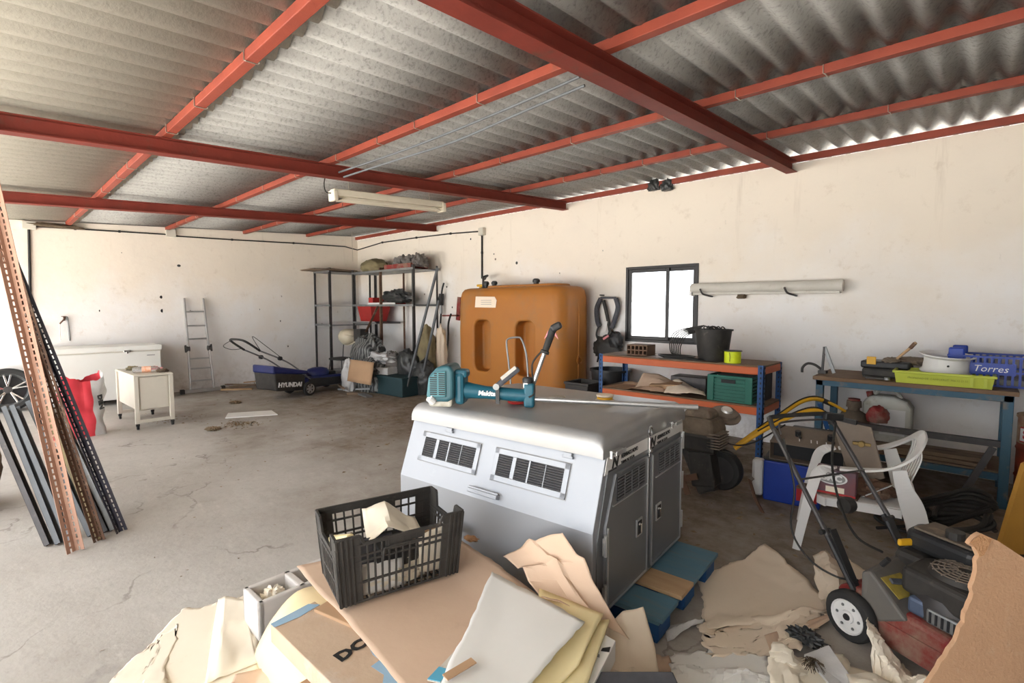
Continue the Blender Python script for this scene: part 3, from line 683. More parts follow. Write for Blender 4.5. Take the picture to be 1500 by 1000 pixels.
o = lump('foam_patch', 'yellow stained foam streak on the wall beside the orange tank', 'foam', (-7.0,YB-.015,.8), (.26,.03,.95), M['yellow_foam'], 3, .25)

# ---------- steel shelf racks in the corner
def rack(label, x0, x1, y0, y1, ztop, shelves, posts):
    r = thing('shelf_rack', label, 'shelf rack', (x0, y0, 0)); w, d = x1-x0, y1-y0
    for x, y in posts:
        b = MB(); px, py = x*w, y*d; s = .045; sx = 1 if x < .5 else -1; sy = 1 if y < .5 else -1
        b.bb((px,py,0),(px+sx*.006,py+sy*s,ztop+.05)); b.bb((px,py,0),(px+sx*s,py+sy*.006,ztop+.05)); b.build('post', M['rust'] if (x+y) % 1 else M['dark_steel'], r)
    for z, a, c in shelves:
        b = MB(); b.bb((w*a,0,z-.035),(w*c,d,z-.028)); b.bb((w*a,-.004,z-.04),(w*c,.008,z)); b.bb((w*a,d-.008,z-.04),(w*c,d+.004,z)); b.build('shelf_board', M['grey_steel'], r)
    return r
RB = rack('dusty steel shelf rack along the back wall, left of the orange tank'.replace('left of','beside'), -9.88, -7.68, 5.52, 6.10, 2.30, [(2.30,0,1),(1.62,0,1),(1.26,0,.42),(.28,0,1)], [(0,0),(0,1),(.5,0),(.5,1),(1,0),(1,1)])
b = MB(); b.bar((1.05,-.03,1.58),(.05,-.03,.45),.012,.05,(0,1,0)); b.build('diagonal_brace', M['rust'], RB)
RA = rack('narrow steel shelf rack against the side wall in the corner', -10.72, -10.02, 5.08, 6.06, 2.34, [(2.34,0,1),(1.62,0,1),(1.20,0,1),(.2,0,1)], [(0,0),(0,1),(1,0),(1,1)])
# contents of the racks
def slabs(name, label, cat, loc, specs, m, group=None):
    for i, (dx,dy,dz,w,d,t,rz) in enumerate(specs):
        o = MB().box((0,0,t/2),(w,d,t)).build(name, m, bevel=.002); o.location = V(loc)+V((dx,dy,dz)); o.rotation_euler=(0,0,rz); tag(o, label[i] if isinstance(label, list) else label, cat, group)
slabs('plywood_sheet', ['thin plywood sheet overhanging the front of the narrow rack, lowest', 'thin plywood sheet overhanging the narrow rack, middle one', 'thin plywood sheet on top of the overhanging ones'], 'plywood', (-10.35,5.3,2.335), [(0,0,0,.75,.95,.012,.12),(.04,-.1,.012,.72,.9,.012,-.05),(.02,.05,.024,.6,.8,.012,.3)], M['old_wood'], 'plywood sheets on the narrow rack')
o = lump('rolled_bag', 'stuffed olive and yellow bag on top of the corner rack', 'bag', (-9.35,5.75,2.305), (.80,.45,.26), M['khaki'], 2, .18)
tr_ = MB(); tr_.bb((-.45,-.2,0),(.45,.2,.012)); 
for a,b_ in (((-.45,-.2,0),(.45,-.185,.09)),((-.45,.185,0),(.45,.2,.09)),((-.45,-.2,0),(-.435,.2,.09)),((.435,-.2,0),(.45,.2,.09))): tr_.bb(a,b_)
o = tr_.build('red_tray', M['red_dusty'], bevel=.004); o.location = (-8.25,5.76,2.30); tag(o, 'red tray on the top shelf of the long rack', 'tray')
for i,(x,sx,lb) in enumerate(((-8.35,.4,'grey cloth bundle in the red tray, towards the corner'),(-8.05,.42,'grey cloth bundle in the red tray, towards the tank'),(-7.78,.2,'dark rag bundle at the end of the top shelf'))): lump('cloth_bundle', lb, 'cloth', (x,5.76,2.315), (sx,.32,.24), M['grey_cloth'], 11+i, .4)
tx = thing('tool_box', 'open red toolbox with white edge on the middle rack shelf', 'toolbox', (-8.95,5.78,1.62), R(3))
b = MB(); b.bb((-.36,-.2,0),(.36,.2,.03)); b.bb((-.36,-.2,0),(-.2,.2,.14)); b.build('case', M['red_plastic'], tx, bevel=.006); b=MB(); b.bb((-.36,-.215,.0),(.55,-.2,.035)); b.build('white_edge', M['white_plastic'], tx)
lump('black_jacket', 'black crumpled jacket over the red toolbox on the middle shelf', 'jacket', (-8.66,5.82,1.655), (.86,.36,.26), M['dark_bag'], 4, .35)
bk = thing('red_bin', 'red plastic storage bin on the low shelf of the corner rack', 'bin', (-9.50,5.80,1.268), R(-4))
b = MB(); b.add([(-.24,-.17,0),(.24,-.17,0),(.24,.17,0),(-.24,.17,0),(-.31,-.22,.34),(.31,-.22,.30),(.31,.22,.30),(-.31,.22,.34)],[(3,2,1,0),(0,1,5,4),(1,2,6,5),(2,3,7,6),(3,0,4,7)]); b.build('bin_shell', M['red_plastic'], bk, solid=.01)
b = MB(); b.tube([(-.31,-.22,.34),(.31,-.22,.30),(.31,.22,.30),(-.31,.22,.34)], .012, 6, True); b.build('bin_rim', M['red_plastic'], bk)
hm = thing('hard_hat', 'cream hard hat hanging on the corner rack post', 'helmet', (-9.90,5.42,.93), rot=(R(70),0,R(20)))
b = MB(); b.grid(lambda u,v: (.19*cos(2*pi*u)*sin(pi/2*v)*(1.15),.17*sin(2*pi*u)*sin(pi/2*v),.19*cos(pi/2*v)), 24, 10); b.build('shell', M['helmet'], hm, smooth=True, solid=.006)
b = MB(); b.grid(lambda u,v: ((.21+.06*v*(1 if cos(2*pi*u)>.2 else .3))*cos(2*pi*u),(.165+.02*v)*sin(2*pi*u),-.012*v), 24, 2); b.build('brim', M['helmet'], hm, smooth=True, solid=.006)
o = MB().box((0,0,.13),(.26,.2,.26)).build('black_box', M['black_dusty'], bevel=.01); o.location=(-9.42,5.45,.85); tag(o,'black box hanging beside the cream hard hat','box')
# chair with black seat
ch = thing('stool_chair', 'old chair with black seat and thin bent legs under the corner rack', 'chair', (-9.76,5.18,0), R(15))
b = MB(); b.prism(rrect(.42,.40,.09), .47, .51); b.build('seat', M['black_dusty'], ch, bevel=.012)
for sx,sy in ((-1,-1),(1,-1),(-1,1),(1,1)): MB().tube([(sx*.16,sy*.15,.47),(sx*.21,sy*.20,0)], .011, 8).build('leg', M['dark_steel'], ch)
b = MB(); b.tube(spline([(-.17,.19,.47),(-.19,.25,.8),(-.15,.27,.9),(.15,.27,.9),(.19,.25,.8),(.17,.19,.47)]), .011, 8); b.build('back_frame', M['dark_steel'], ch, smooth=True)
b = MB(); b.tube([(-.18,-.17,.25),(.18,-.17,.25)], .008, 6); b.build('stretcher', M['dark_steel'], ch)
o = MB().grid(lambda u,v: (.7*(u-.5),.02*nz((u,v,0),3)+.25*(v-.5)*.4,.36*v*(1-.3*u)+.0), 12, 8).build('white_sheet', M['white_paper'], smooth=True, solid=.003); o.location=(-9.75,5.62,.2); tag(o,'white bent sheet standing behind the black-seated chair','sheet')
# two loose poles leaning on the rack
for lb, a, t_ in (('grey steel pole leaning on the rack, foot nearer the mower', (592,581), (641,392)), ('grey steel pole leaning on the rack, foot nearer the tank', (613,578), (643,440))):
    f_ = atz(*a); q = atY(t_[0],t_[1],5.46); pl = thing('leaning_pole', lb, 'pole', f_, group='poles leaning on the rack'); b = MB(); b.bar((0,0,0), q-f_, .045, .03, (0,1,0)); b.build('tube', M['blue_grey_steel'], pl, bevel=.004)
    MB().bar(V((0,0,0)), (q-f_)*.02, .05, .034, (0,1,0)).build('end_plug', M['dark_steel'], pl)
# rubbish heap in front of the rack
def bag(name, label, loc, size, m, seed, amp=.3, cat='bag', fr=2.6, group=None): return lump(name, label, cat, loc, size, m, seed, amp, fr, group)
M['striped'] = None
def striped():
    m = bpy.data.materials.new('striped_bag'); m.use_nodes = True; nt = m.node_tree; b = nt.nodes['Principled BSDF']; b.inputs['Roughness'].default_value = .4
    tc = nt.nodes.new('ShaderNodeTexCoord'); w = nt.nodes.new('ShaderNodeTexWave'); w.inputs['Scale'].default_value = 4.5; w.inputs['Distortion'].default_value = 2.5; w.inputs['Detail'].default_value = 2
    nt.links.new(tc.outputs['Object'], w.inputs[0]); r = nt.nodes.new('ShaderNodeValToRGB'); r.color_ramp.elements[0].position=.52; r.color_ramp.elements[0].color=(.035,.037,.037,1); r.color_ramp.elements[1].position=.68; r.color_ramp.elements[1].color=(.2,.205,.2,1)
    nt.links.new(w.outputs['Fac'], r.inputs[0]); nt.links.new(r.outputs[0], b.inputs['Base Color']); return m
M['striped'] = striped()
bag('striped_sack', 'dark striped plastic sack at the top of the rubbish heap', (-8.75,5.22,.40), (.95,.50,.62), M['striped'], 2, .25)
bag('striped_sack', 'large striped sack at the front of the heap, behind the cardboard piece', (-8.35,5.05,.0), (1.0,.55,.62), M['striped'], 5, .2)
bag('white_sack', 'white crumpled plastic sack hanging to the floor from the heap', (-8.62,4.72,.0), (.34,.24,.58), M['white_bag'], 7, .3)
bag('blue_sack', 'blue plastic sack at the side of the rubbish heap', (-8.98,5.0,.06), (.42,.36,.48), M['blue_bag'], 8, .2)
bag('grey_sack', 'grey crumpled foil sheet across the middle of the heap', (-8.35,5.18,.52), (1.05,.4,.20), M['white_bag'], 13, .4)
o = MB().grid(lambda u,v: (.62*(u-.5), -.03*sin(3*u)+.02*nz((u,v,1),4), .40*(v-.5)-.03*u), 10, 6).build('cardboard_piece', M['cardboard'], smooth=True, solid=.006); o.location = (-8.10,4.66,.42); o.rotation_euler=(R(-12),0,R(12)); tag(o,'flat torn cardboard piece on the front of the rubbish heap','cardboard')
bag('khaki_sack', 'yellowish sack standing high beside the leaning poles', (-7.45,5.64,.30), (.40,.30,.92), M['khaki'], 9, .2)
bag('cream_sack', 'cream sack behind the leaning poles against the rack end', (-7.28,5.84,.30), (.22,.22,.92), M['kraft_pale'], 19, .25)
bag('bin_bag', 'black bin bag in the rubbish heap behind the poles', (-7.75,5.42,.28), (.6,.4,.5), M['dark_bag'], 10, .25)
bag('grey_bag', 'grey lumpy bag beside the black bin bag', (-8.02,5.28,.28), (.45,.35,.45), M['grey_cloth'], 12, .25)
bag('bin_bag', 'black bin bag at the wall end of the heap nearest the nozzle hose', (-7.32,5.5,.0), (.55,.45,.6), M['dark_bag'], 15, .25)
slabs('newspaper_stack', 'stack of old pale newspapers between the heap and the poles', 'newspapers', (-7.98,5.1,.35), [(0,0,0,.4,.3,.12,.2)], M['white_bag'])
tc_ = thing('teal_crate', 'dark teal crate under the newspapers behind the poles', 'crate', (-7.72,5.15,0), R(4))
b = MB(); b.bb((-.45,-.22,0),(.45,.22,.02)); [b.bb(a,c) for a,c in (((-.45,-.22,0),(.45,-.2,.34)),((-.45,.2,0),(.45,.22,.34)),((-.45,-.2,0),(-.43,.2,.34)),((.43,-.2,0),(.45,.2,.34)))]; b.build('shell', M['teal_crate'], tc_, bevel=.005)
b = MB(); b.bb((-.47,-.24,.31),(.47,.24,.34)); b.build('rim', M['teal_crate'], tc_, bevel=.005)
# scattered offcuts beside the blue mower
rnd = random.Random(5); k = 0
spots = [atz(x,y) for x,y in ((347,571),(356,566),(366,569),(378,565),(352,562),(390,566),(372,558),(360,572),(344,565),(385,560))]
for i, s in enumerate(spots):
    w_, d_ = rnd.uniform(.25,.7), rnd.uniform(.04,.10)
    o = MB().box((0,0,.012),(w_,d_,rnd.uniform(.015,.03))).build('wood_offcut', M['old_wood'] if i % 3 else M['pale_wood'], bevel=.002); o.location = s + V((0,0,.001+.028*(i % 4))); o.rotation_euler=(0,rnd.uniform(-.03,.03),rnd.uniform(-.5,1.6))
    tag(o,'rough wooden offcut in the scrap pile behind the blue mower','offcut','wood offcuts behind the blue mower')
spots = [atz(x,y) for x,y in ((512,571),(530,568),(545,575),(522,577),(552,570),(500,572),(535,580))]
for i, s in enumerate(spots):
    o = MB().box((0,0,.015),(rnd.uniform(.3,.7),rnd.uniform(.05,.12),.03)).build('wood_offcut', M['old_wood'] if i % 2 else M['grey_steel'], bevel=.002); o.location = s+V((0,0,.03*(i % 3))); o.rotation_euler=(0,0,rnd.uniform(-.4,.9)); tag(o,'rough offcut on the floor in front of the rubbish heap','offcut','offcuts in front of the rubbish heap')
# ---------- blue and black lawn mower, far end
mw = thing('lawn_mower', 'blue and black lawn mower with grass bag near the wall', 'lawn mower', (-9.0,4.25,0), R(105))
# local x = forward (towards the corner), y = sideways; wheels at x=-.33 and .42
def wheel(parent, name, c, r_, w_, side=1, spokes=6, rimm='aluminium', axis='y'):
    T = TRS(c, (R(-90*side),0,0) if axis == 'y' else (0,R(90*side),0))
    o = MB().lathe([(r_*.68,-w_/2),(r_*.92,-w_/2),(r_,-w_*.3),(r_,w_*.3),(r_*.92,w_/2),(r_*.68,w_/2)], 28, T, cap=False).build(name, M['tyre'], parent, smooth=True)
    b = MB(); b.lathe([(0,-w_*.3),(r_*.69,-w_*.3),(r_*.69,w_*.05),(r_*.55,w_*.02),(0,w_*.02)], 24, T); b.build('disc', M['dark_steel'] if spokes else M[rimm], o, smooth=40)
    if spokes:
        b = MB(T)
        for k in range(spokes):
            a = 2*pi*k/spokes; b.bar((0,0,w_*.3),(r_*.66*cos(a),r_*.66*sin(a),w_*.3),r_*.2,w_*.25,(0,0,1))
        b.lathe([(0,w_*.2),(r_*.2,w_*.2),(r_*.16,w_*.55),(0,w_*.55)], 12); b.lathe([(r_*.6,w_*.15),(r_*.7,w_*.15),(r_*.7,w_*.5),(r_*.6,w_*.45)], 24, cap=False)
        b.build('hub_cap', M[rimm], o)
    return o
for x, r_ in ((-.36,.125),(.47,.105)):
    for s in (-1,1): wheel(mw, 'wheel', (x,s*.26,r_), r_, .06, s)
b = MB(); b.prism([(-.50,.12),(.55,.11),(.62,.16),(.6,.24),(.4,.30),(-.42,.32),(-.52,.24)], -.225, .225, TRS((0,0,0),(R(90),0,0))); b.build('deck', M['navy_plastic'], mw, bevel=.03)
b = MB(); b.prism([(-.34,.30),(.50,.25),(.62,.17),(.62,.12),(-.36,.13)], -.232, .232, TRS((0,0,0),(R(90),0,0))); b.build('deck_skirt', M['black_plastic'], mw, bevel=.01)
b = MB(); b.lathe([(.0,.28),(.17,.28),(.18,.36),(.15,.42),(.08,.445),(0,.45)], 24, TRS((.05,0,0),(0,0,0),(1.25,1,1))); b.build('engine_cover', M['navy_plastic'], mw, smooth=50)
b = MB(); b.box((.3,0,.29),(.16,.24,.14)); b.build('motor_block', M['black_dusty'], mw, bevel=.02)
b = MB(); b.add([(-.42,-.24,.10),(-.42,.24,.10),(-.42,.24,.38),(-.42,-.24,.38),(-1.02,-.27,.17),(-1.02,.27,.17),(-1.06,.27,.52),(-1.06,-.27,.52)],[(0,1,2,3),(7,6,5,4),(0,4,5,1),(1,5,6,2),(2,6,7,3),(3,7,4,0)]); b.build('grass_bag', M['black_dusty'], mw, bevel=.03)
b = MB(); b.add([(-.36,-.25,.38),(-.36,.25,.38),(-.36,.25,.44),(-.36,-.25,.44),(-1.07,-.275,.46),(-1.07,.275,.46),(-1.07,.275,.60),(-1.07,-.275,.60)],[(0,1,2,3),(7,6,5,4),(0,4,5,1),(1,5,6,2),(2,6,7,3),(3,7,4,0)]); b.build('bag_lid', M['navy_plastic'], mw, bevel=.025)
txt('white_lettering', 'HYUNDAI', .108, M['print_white'], frame((-.755,-.273,.245),(1,.05,-.10),(0,-1,-.1)), mw, ext=.004, bold=.004)
for s in (-1,1):
    b = MB(); b.tube(spline([(-.30,s*.22,.28),(-.75,s*.23,.62),(-1.25,s*.2,.86)]), .013, 8); b.build('handle_tube', M['grey_steel'], mw, smooth=True)
    MB().lathe([(0,-.02),(.035,-.02),(.035,.02),(0,.02)], 12, TRS((-.92,s*.245,.71),(R(90),0,0))).build('clamp_knob', M['black_plastic'], mw)
b = MB(); b.tube(spline([(-1.25,-.2,.86),(-1.45,-.2,1.0),(-1.52,-.12,1.05),(-1.52,.12,1.05),(-1.45,.2,1.0),(-1.25,.2,.86)]), .018, 8); b.build('grip_bar', M['black_rubber'], mw, smooth=True)
b = MB(); b.tube(spline([(-1.25,-.2,.88),(-1.4,-.24,1.1),(-1.2,-.26,.95),(-.9,-.25,.72)]), .005, 6); b.tube(spline([(-1.5,.1,1.05),(-1.6,.2,.95),(-1.45,.24,.88),(-1.3,.22,.88)]), .005, 6); b.build('control_cable', M['dark_cable'], mw, smooth=True)
# ---------- aluminium dog-transport box on a blue pallet
KR = R(5.0)
def pallet():
    p = thing('pallet', 'blue painted wooden pallet under the aluminium transport box', 'pallet', (-1.70, 2.43, 0), R(4))
    # deck boards run along x, sticking out past the door side of the box
    ys = [-.31,-.085,.10,.30]
    for i, y in enumerate(ys):
        MB().box((.02,y,.128),(1.30,.20 if i != 1 else .17,.022)).build('deck_board', M['pal_blue'] if i != 1 else M['pale_wood'], p, bevel=.003)
    for x in (-.55,.0,.60): MB().box((x,0,.106),(.10,.80,.022)).build('stringer_board', M['pal_blue'], p, bevel=.003)
    for x in (-.55,.0,.60):
        for y in (-.33,0,.33): MB().box((x,y,.0595),(.10,.14,.07)).build('spacer_block', M['pal_edge'], p, bevel=.003)
    for y in (-.33,0,.33): MB().box((.02,y,.0125),(1.24,.12,.022)).build('bottom_board', M['pal_edge'], p, bevel=.003)
    return p
defm('pal_blue', (.075,.185,.265), .8, c2=(.115,.20,.25), scale=3, stretch=(1,6,6), dirt=(.17,.17,.16), dscale=5, dlev=(.55,.8), bump=.15)
defm('pal_edge', (.012,.09,.27), .7, c2=(.02,.07,.18), scale=6, dirt=(.25,.15,.08), dscale=10, dlev=(.6,.75))
pallet()
kn = thing('dog_transport_box', 'large silver aluminium dog transport box with louvred vents and two side doors', 'transport box', (-1.205, 1.80, .14), KR)
KL, KD, ZK, ZT, SET = 1.30, 1.11, .425, .745, .115     # length, depth, kink height, lid seat height, slope setback
# local frame: x runs from -KL (far end) to 0 (door side), y from 0 (sloped front) to KD
prof = [(0,0),(0,ZK),(SET,ZT),(KD-SET*.2,ZT),(KD,ZK),(KD,0)]
T = Matrix(((0,0,1,-KL),(1,0,0,0),(0,1,0,0),(0,0,0,1)))
MB().prism(prof, 0, KL, T).build('body', M['kennel_alu'], kn, bevel=.004)
# domed lid
LZ = .105
def lid():
    b = MB(); r = .055; y0, y1 = SET-.035, KD+.02; x0, x1 = -KL+.015, .004
    cs = [(y0,ZT-.002)] ; 
    for k in range(7): a = R(180-90*k/6); cs.append((y0+r+r*cos(a), ZT+LZ-r+r*sin(a)))
    m = 14
    for k in range(1, m): 
        f = k/m; cs.append((y0+r+(y1-y0-2*r)*f, ZT+LZ+.018*sin(pi*f)))
    for k in range(7): a = R(90-90*k/6); cs.append((y1-r+r*cos(a), ZT+LZ-r+r*sin(a)))
    cs.append((y1,ZT-.002)); n = len(cs)
    # ends rolled over as well
    secs = [(x0,.0,-.055),(x0+.006,.3,-.03),(x0+.02,.7,-.013),(x0+.05,1,0),(x1-.05,1,0),(x1-.02,.7,-.013),(x1-.006,.3,-.03),(x1,.0,-.055)]
    vs = []
    for x, f, dz in secs:
        for y, z in cs: vs.append((x, y, z+dz*(max(0,(z-ZT+.012))/(LZ+.03))))
    fs = [(i*n+k,i*n+k+1,(i+1)*n+k+1,(i+1)*n+k) for i in range(len(secs)-1) for k in range(n-1)]
    fs += [tuple(range(n))[::-1], tuple((len(secs)-1)*n+k for k in range(n))]
    b.add(vs, fs); return b.build('lid', M['kennel_lid'], kn, smooth=35)
lid()
# sloped-front vents, handle, hooks
sl = V((0, SET, ZT-ZK)); sn = V((0, -(ZT-ZK), SET)).normalized(); su = sl.normalized()
def onslope(x, s): return V((x, 0, ZK)) + su*s
SL = sl.length
for x0 in (-1.155, -.595):
    c = onslope(x0+.20, SL*.57); T = Matrix.Translation(c) @ Matrix(((1,0,0,0),(0,su.y,sn.y,0),(0,su.z,sn.z,0),(0,0,0,1)))
    w_, h_ = .455, .165
    v = MB(T); e = .028
    for a, b_ in (((-w_/2,-h_/2,0),(w_/2,-h_/2+e,.008)),((-w_/2,h_/2-e,0),(w_/2,h_/2,.008)),((-w_/2,-h_/2,0),(-w_/2+e,h_/2,.008)),((w_/2-e,-h_/2,0),(w_/2,h_/2,.008))): v.bb(a, b_)
    for k in (-1,0,1): v.bb((k*.1028-.005,-h_/2+e,0),(k*.0885+.005,h_/2-e,.008))
    vo = v.build('vent_frame', M['kennel_alu'], kn, bevel=.0015)
    g = MB(T)
    for k in range(9):
        y = -h_/2+e+.006+k*.0117; g.box((0,y,.004),(w_-2*e,.0045,.006),(R(35),0,0))
    g.build('louvre_grille', M['dark_steel'] if False else mat('louvre',(.16,.16,.17),.4,.6), vo)
    MB(T).bb((-w_/2-.005,-h_/2-.005,-.001),(w_/2+.005,h_/2+.005,.001)).build('painted_shadow_rim', M['print_grey'], vo)  # grey backing rim: the shadow line round the vent, painted in
    MB(T).bb((-w_/2+e,-h_/2+e,.0012),(w_/2-e,h_/2-e,.002)).build('dark_opening', M['dark_slot'], vo)
for x in (-.98,-.19):
    c = onslope(x, SL*.93); b = MB(); b.box(c+sn*.006,(.045,.02,.02),(R(-20),0,0)); b.box(c+sn*.012+V((-.0,0,-.012)),(.06,.016,.012),(R(-20),0,0)); b.build('catch', M['kennel_alu'], kn, bevel=.003)
c = onslope(-.64, SL*.10); b = MB(); b.box(c+sn*.012,(.20,.035,.022),(R(-20),0,0)); b.box(c+sn*.02+su*.012,(.20,.006,.02),(R(-20),0,0)); b.build('front_handle', M['kennel_alu'], kn, bevel=.006)
# door side (plane x=0): frame, two doors with vents, locks, hinges
b = MB(); b.add([(.004,.03,ZK-.05),(.004,SET+.01,ZT-.065),(.004,KD-.06,ZT-.065),(.004,KD-.03,ZK-.05),(.004,KD-.03,.03),(.004,.03,.03)],[(0,1,2,3,4,5)])
b.build('door_frame', M['kennel_door'], kn, solid=.006, off=0)
strip = MB(); strip.add([(.0055,SET-.024,ZT-.080),(.0055,KD-.02,ZT-.080),(.0055,KD-.03,ZT-.004),(.0055,SET+.002,ZT-.004)],[(0,1,2,3)]); strip.build('logo_strip', M['white_plastic'], kn, solid=.002)
for dy0, dy1, lockside in ((.085,.555,1),(.585,1.045,-1)):
    d0 = MB(); z0, z1 = .035, ZT-.092
    if lockside == 1: d0.add([(x,y,z) for x in (.006,.020) for y,z in ((dy0,z0),(dy1,z0),(dy1,z1),(dy0+.10,z1),(dy0,ZK))],[(4,3,2,1,0),(5,6,7,8,9)]+[(i,(i+1)%5,5+(i+1)%5,5+i) for i in range(5)])
    else: d0.bb((.006,dy0,z0),(.020,dy1,z1))
    door = d0.build('door', M['kennel_door'], kn, bevel=.003)
    b = MB(); b.bb((.020,dy0+.012,z0+.01),(.026,dy0+.02,ZK if lockside==1 else z1-.01)); b.bb((.020,dy1-.02,z0+.01),(.026,dy1-.012,z1-.01)); b.bb((.020,dy0+.015,z0+.008),(.026,dy1-.015,z0+.016)); b.bb((.020,dy0+.06,ZK+.085),(.025,dy1-.03,ZK+.09))
    b.build('door_trim', M['aluminium'], door)
    ya, yb_ = dy0+.10, dy1-.06
    b = MB(); b.bb((.020,ya,ZK+.10),(.0235,yb_,z1-.02)); vo = b.build('door_vent', mat('vent_dark',(.07,.07,.075),.5,.4), door)
    b = MB()
    for k in range(8): b.box((.0255,(ya+yb_)/2,ZK+.108+k*.0145),(.003,yb_-ya-.01,.006),(0,R(25),0))
    for k in range(1,4): b.bb((.0235,ya+(yb_-ya)*k/4-.003,ZK+.10),(.0275,ya+(yb_-ya)*k/4+.003,z1-.02))
    b.build('louvre_grille', M['kennel_door'], vo)
    ly = dy1-.12 if lockside == 1 else dy0+.10
    b = MB(); b.bb((.020,ly-.035,.27),(.028,ly+.035,.36)); lk = b.build('lock_plate', M['aluminium'], door, bevel=.003)
    MB().bb((.0282,ly-.024,.28),(.0288,ly+.024,.35)).build('lock_recess', M['dark_slot'], lk)
    b = MB(); b.box((.032,ly+.003,.31),(.01,.014,.05)); b.cyl((.027,ly-.012,.335),(.034,ly-.012,.335),.008,10); b.build('latch_lever', M['chrome'], lk, bevel=.002)
    hy = dy0-.005 if lockside == 1 else dy1+.006
    for z in (.07,.30) if lockside == 1 else (.10,.34,.58):
        b = MB(); b.cyl((.022,hy,z),(.022,hy,z+.10),.008,10); b.bb((.016,hy-.02,z+.01),(.02,hy+.02,z+.09)); b.build('hinge', M['aluminium'], kn)
txts = ((.16,.255,.075),(.60,.69,.065))
for ly, ty, hh in txts:
    txt('logo_mark', 'N', .066, M['print_black'], frame((.0072,ly+.03,ZT-.042),(0,1,0),(1,0,0)), kn, bold=.003, shear=.3, sx=1.2)
    b = MB(); b.bb((.0066,ly-.03,ZT-.074),(.0076,ly+.05,ZT-.069)); b.build('logo_underline', M['print_black'], kn)
    txt('logo_lettering', 'HERMANOS NOVO', .030, M['print_black'], frame((.0072,ty,ZT-.030),(0,1,0),(1,0,0)), kn, align='LEFT', bold=.0006, sx=.72)
    txt('logo_lettering', 'TORNAL 961 12 55 10', .019, M['print_black'], frame((.0072,ty,ZT-.060),(0,1,0),(1,0,0)), kn, align='LEFT', bold=.0004, sx=.8)
# lid latches over the door side and centre hasp
for y in (.19,.93):
    b = MB(); b.bb((.002,y-.05,ZT+.014),(.040,y+.05,ZT+.020)); b.bb((.036,y-.05,ZT+.004),(.041,y+.05,ZT+.026)); b.build('lid_latch', M['aluminium'], kn, bevel=.002)
    MB().bb((.02,y-.075,ZT-.004),(.03,y-.068,ZT+.03)).build('latch_pin', M['chrome'], kn)
b = MB(); b.bb((.006,.557,ZT-.11),(.022,.580,ZT+.01)); b.cyl((.022,.568,ZT-.07),(.028,.568,ZT-.07),.014,12); b.build('hasp', M['chrome'], kn, bevel=.003)
b = MB(); b.tube([(.02,.568+.018*cos(a),ZT+.03+.028*sin(a)) for a in [2*pi*k/16 for k in range(16)]], .005, 6, True); b.build('hasp_ring', M['chrome'], kn)
MB().add([(-KL+.2,-.002,.06),(-.75,-.002,.06),(-.78,-.002,.13),(-.86,-.002,.16),(-KL+.2,-.002,.16)],[(0,1,2,3,4)]).build('wheel_arch_plate', M['kennel_door'], kn, solid=.004)
KM = Matrix.Translation(kn.location) @ Matrix.Rotation(KR, 4, 'Z')
def kp(x, y, z): return KM @ V((x, y, z))
TOPZ = .14+ZT+LZ+.018
# ---------- brush cutter lying on the lid
A_ = atz(705,592,TOPZ); 
e0 = atz(652,592,TOPZ); e1 = atz(1022,603,TOPZ+.0)
dirn = (e1-e0); Lc = dirn.length; ang = atan2(dirn.y, dirn.x)
bc = thing('brush_cutter', 'teal petrol brush cutter with long silver shaft lying on the silver transport box', 'brush cutter', (e0.x, e0.y, TOPZ), ang)
s = Lc   # local x runs along the shaft; engine at x=0
def sx_(px): return (px-652)/(1022-652)
# engine housing
b = MB(); 
hp = [(-.085,.05),(-.07,.17),(-.02,.225),(.055,.235),(.075,.20),(.075,.05),(.04,.03),(-.05,.03)]
b.prism(hp, -.095, .095, TRS((0,0,0),(R(90),0,0))); b.build('engine_housing', mat('teal_dull', (.03,.115,.14), .5, c2=(.025,.09,.11)), bc, bevel=.018, seg=3)
b = MB(); b.prism([(-.075,.065),(-.06,.165),(-.015,.20),(.035,.205),(.035,.06),(-.06,.055)], .088, .104, TRS((0,0,0),(R(90),0,0))); gl = b.build('cooling_grille', M['teal_pale'], bc, bevel=.006)
b = MB()
for k in range(11):
    z = .072+k*.0115; b.bb((-.055 if k < 9 else -.03,-.106,z),(-.015,-.1035,z+.006)); b.bb((-.005,-.106,z),(.03,-.1035,z+.006))
b.build('grille_slot', M['dark_slot'], gl)
b = MB(); b.prism([(-.07,.0),(.06,.0),(.065,.05),(-.08,.05)], -.07, .08, TRS((0,0,0),(R(90),0,0))); b.build('fuel_tank', M['can_clear'], bc, bevel=.012)
b = MB(); b.cyl((-.04,-.085,.03),(-.06,-.105,.055),.022,12); b.build('fuel_cap', M['white_plastic'], bc)
b = MB(); b.bb((.07,-.06,.01),(.125,.06,.19)); b.build('clutch_cover', M['teal'], bc, bevel=.02)
b = MB(); b.bb((.06,-.05,.16),(.14,.04,.205)); b.build('air_filter_cover', M['teal'], bc, bevel=.015)
xh = s*sx_(782)
b = MB(); b.tube([(.12,0,.085),(.16,0,.082),(.24,0,.075),(xh-.06,0,.065),(xh,0,.065)], [.05,.043,.036,.036,.034], 20); b.build('shaft_sleeve', M['teal'], bc, smooth=True)
txt('white_lettering', 'Makita', .036, M['print_white'], frame((.25,-.0385,.075),(1,0,-.03),(0,-1,.12)), bc, ext=.002, bold=.0012, shear=.12)
b = MB(); b.bb((xh-.03,-.034,.0),(xh+.03,.034,.135)); b.build('handle_block', M['teal'], bc, bevel=.014, seg=3)
b = MB(); b.lathe([(.0,.135),(.03,.135),(.032,.155),(.026,.165),(0,.168)], 16, TRS((xh-.01,0,0))); b.build('clamp_cap', M['black_plastic'], bc, smooth=40)
b = MB(); b.cyl((xh-.01,0,.11),(xh-.01,0,.14),.03,16); b.build('clamp_ring', M['chrome'], bc)
